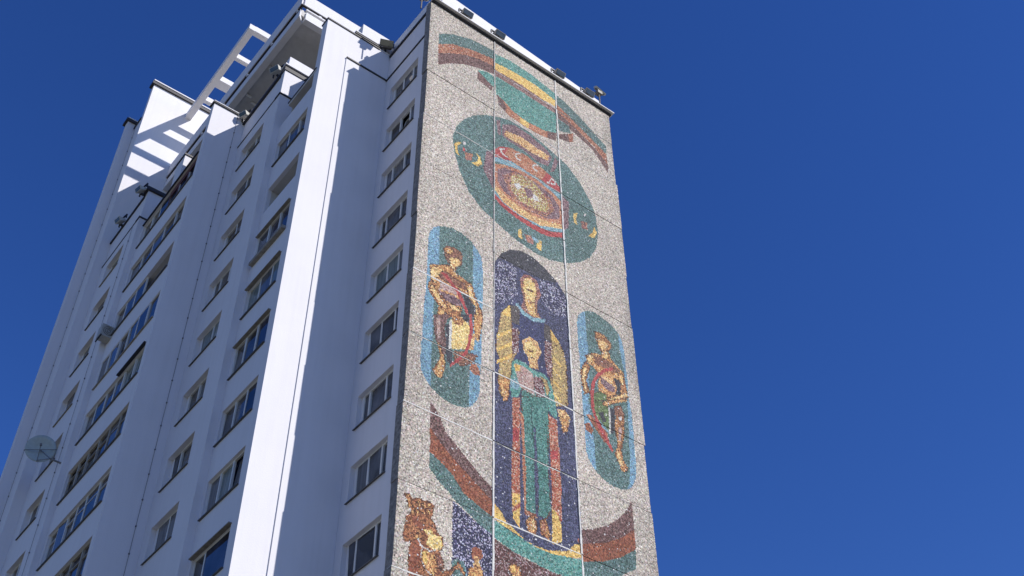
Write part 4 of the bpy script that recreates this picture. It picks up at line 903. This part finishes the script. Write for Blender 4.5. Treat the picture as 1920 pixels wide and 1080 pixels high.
def dish():
    c = Vector((-5.80, 18.45, -12.35))
    r = empty('satellite_dish', 'grey round satellite dish on an arm by a far left window', 'satellite dish', (c.x, c.y, c.z+Z0))
    ax = Vector((-.30, -.92, -.16)).normalized(); a = ax.orthogonal().normalized(); bb = ax.cross(a)
    v = [(0, 0, 0)]; f = []; n = 28; rings = 5; R = .60
    v = [tuple(-ax*.13)]
    for k in range(1, rings+1):
        rr = R*k/rings
        for i in range(n):
            t = 2*math.pi*i/n; v.append(tuple(rr*(math.cos(t)*a+math.sin(t)*bb)+ax*(-.13+.13*(k/rings)**2)))
    for i in range(n): f.append((0, 1+i, 1+(i+1) % n))
    for k in range(rings-1):
        for i in range(n):
            j = (i+1) % n; f.append((1+k*n+i, 1+(k+1)*n+i, 1+(k+1)*n+j, 1+k*n+j))
    o = meshob('reflector', v, f, M['dish'], r, smooth=True)
    sd = o.modifiers.new('thick', 'SOLIDIFY'); sd.thickness = .012
    fp = ax*.52
    b = MB()
    lo = Vector((0, 0, -1)); lo = (lo-ax*lo.dot(ax)).normalized(); si = ax.cross(lo).normalized()
    b.tube(tuple(lo*R), tuple(fp*.6), .014, 6); b.tube(tuple(si*R*.98-lo*.12*R), tuple(-si*R*.95+lo*.3*R), .014, 6)
    b.build('feed_arm', M['wire'], r, up=False)
    MB().tube(tuple(fp*.6), tuple(fp*.6+ax*.10), .05).build('receiver', M['wire'], r, up=False)
    b = MB(); e = Vector((-P4, 16.85, -13.75))-c
    kn = e+Vector((-.42, .12, .10)); b.tube(tuple(lo*R*.9), tuple(kn), .03); b.tube(tuple(kn), tuple(e), .04); b.tube(tuple(-ax*.15), tuple(kn), .028)
    b.build('wall_arm', M['wire'], r, up=False)
dish()

def aircon():
    r = empty('air_conditioner', 'beige air conditioner hung under the long glazed loggia', 'air conditioner', (-5.07, D4-.40, -7.65+Z0))
    b = MB(); b.box(-.42, .42, -.16, .30, 0, .62); b.build('casing', M['ac'], r, up=False)
    b = MB(); n = 20
    for k in range(3):
        for i in range(n):
            t0 = 2*math.pi*i/n; t1 = 2*math.pi*(i+1)/n; q = .08+.075*k
            b.tube((-.1+q*math.cos(t0), -.172, .31+q*math.sin(t0)), (-.1+q*math.cos(t1), -.172, .31+q*math.sin(t1)), .008, 4)
    b.build('fan_grille', M['lamp_dark'], r, up=False)
    b = MB(); b.box(-.40, -.35, -.2, .40, -.06, 0); b.box(.33, .38, -.2, .40, -.06, 0); b.build('bracket', M['lamp_dark'], r, up=False)
    b = MB()
    P = [Vector((.1, .1, .62)), Vector((.06, .12, .85)), Vector((.18, .2, 1.05)), Vector((.3, .34, 1.1))]
    for p, q in zip(P[:-1], P[1:]): b.tube(tuple(p), tuple(q), .02, 6)
    b.build('pipe', M['pvc'], r, up=False)
aircon()
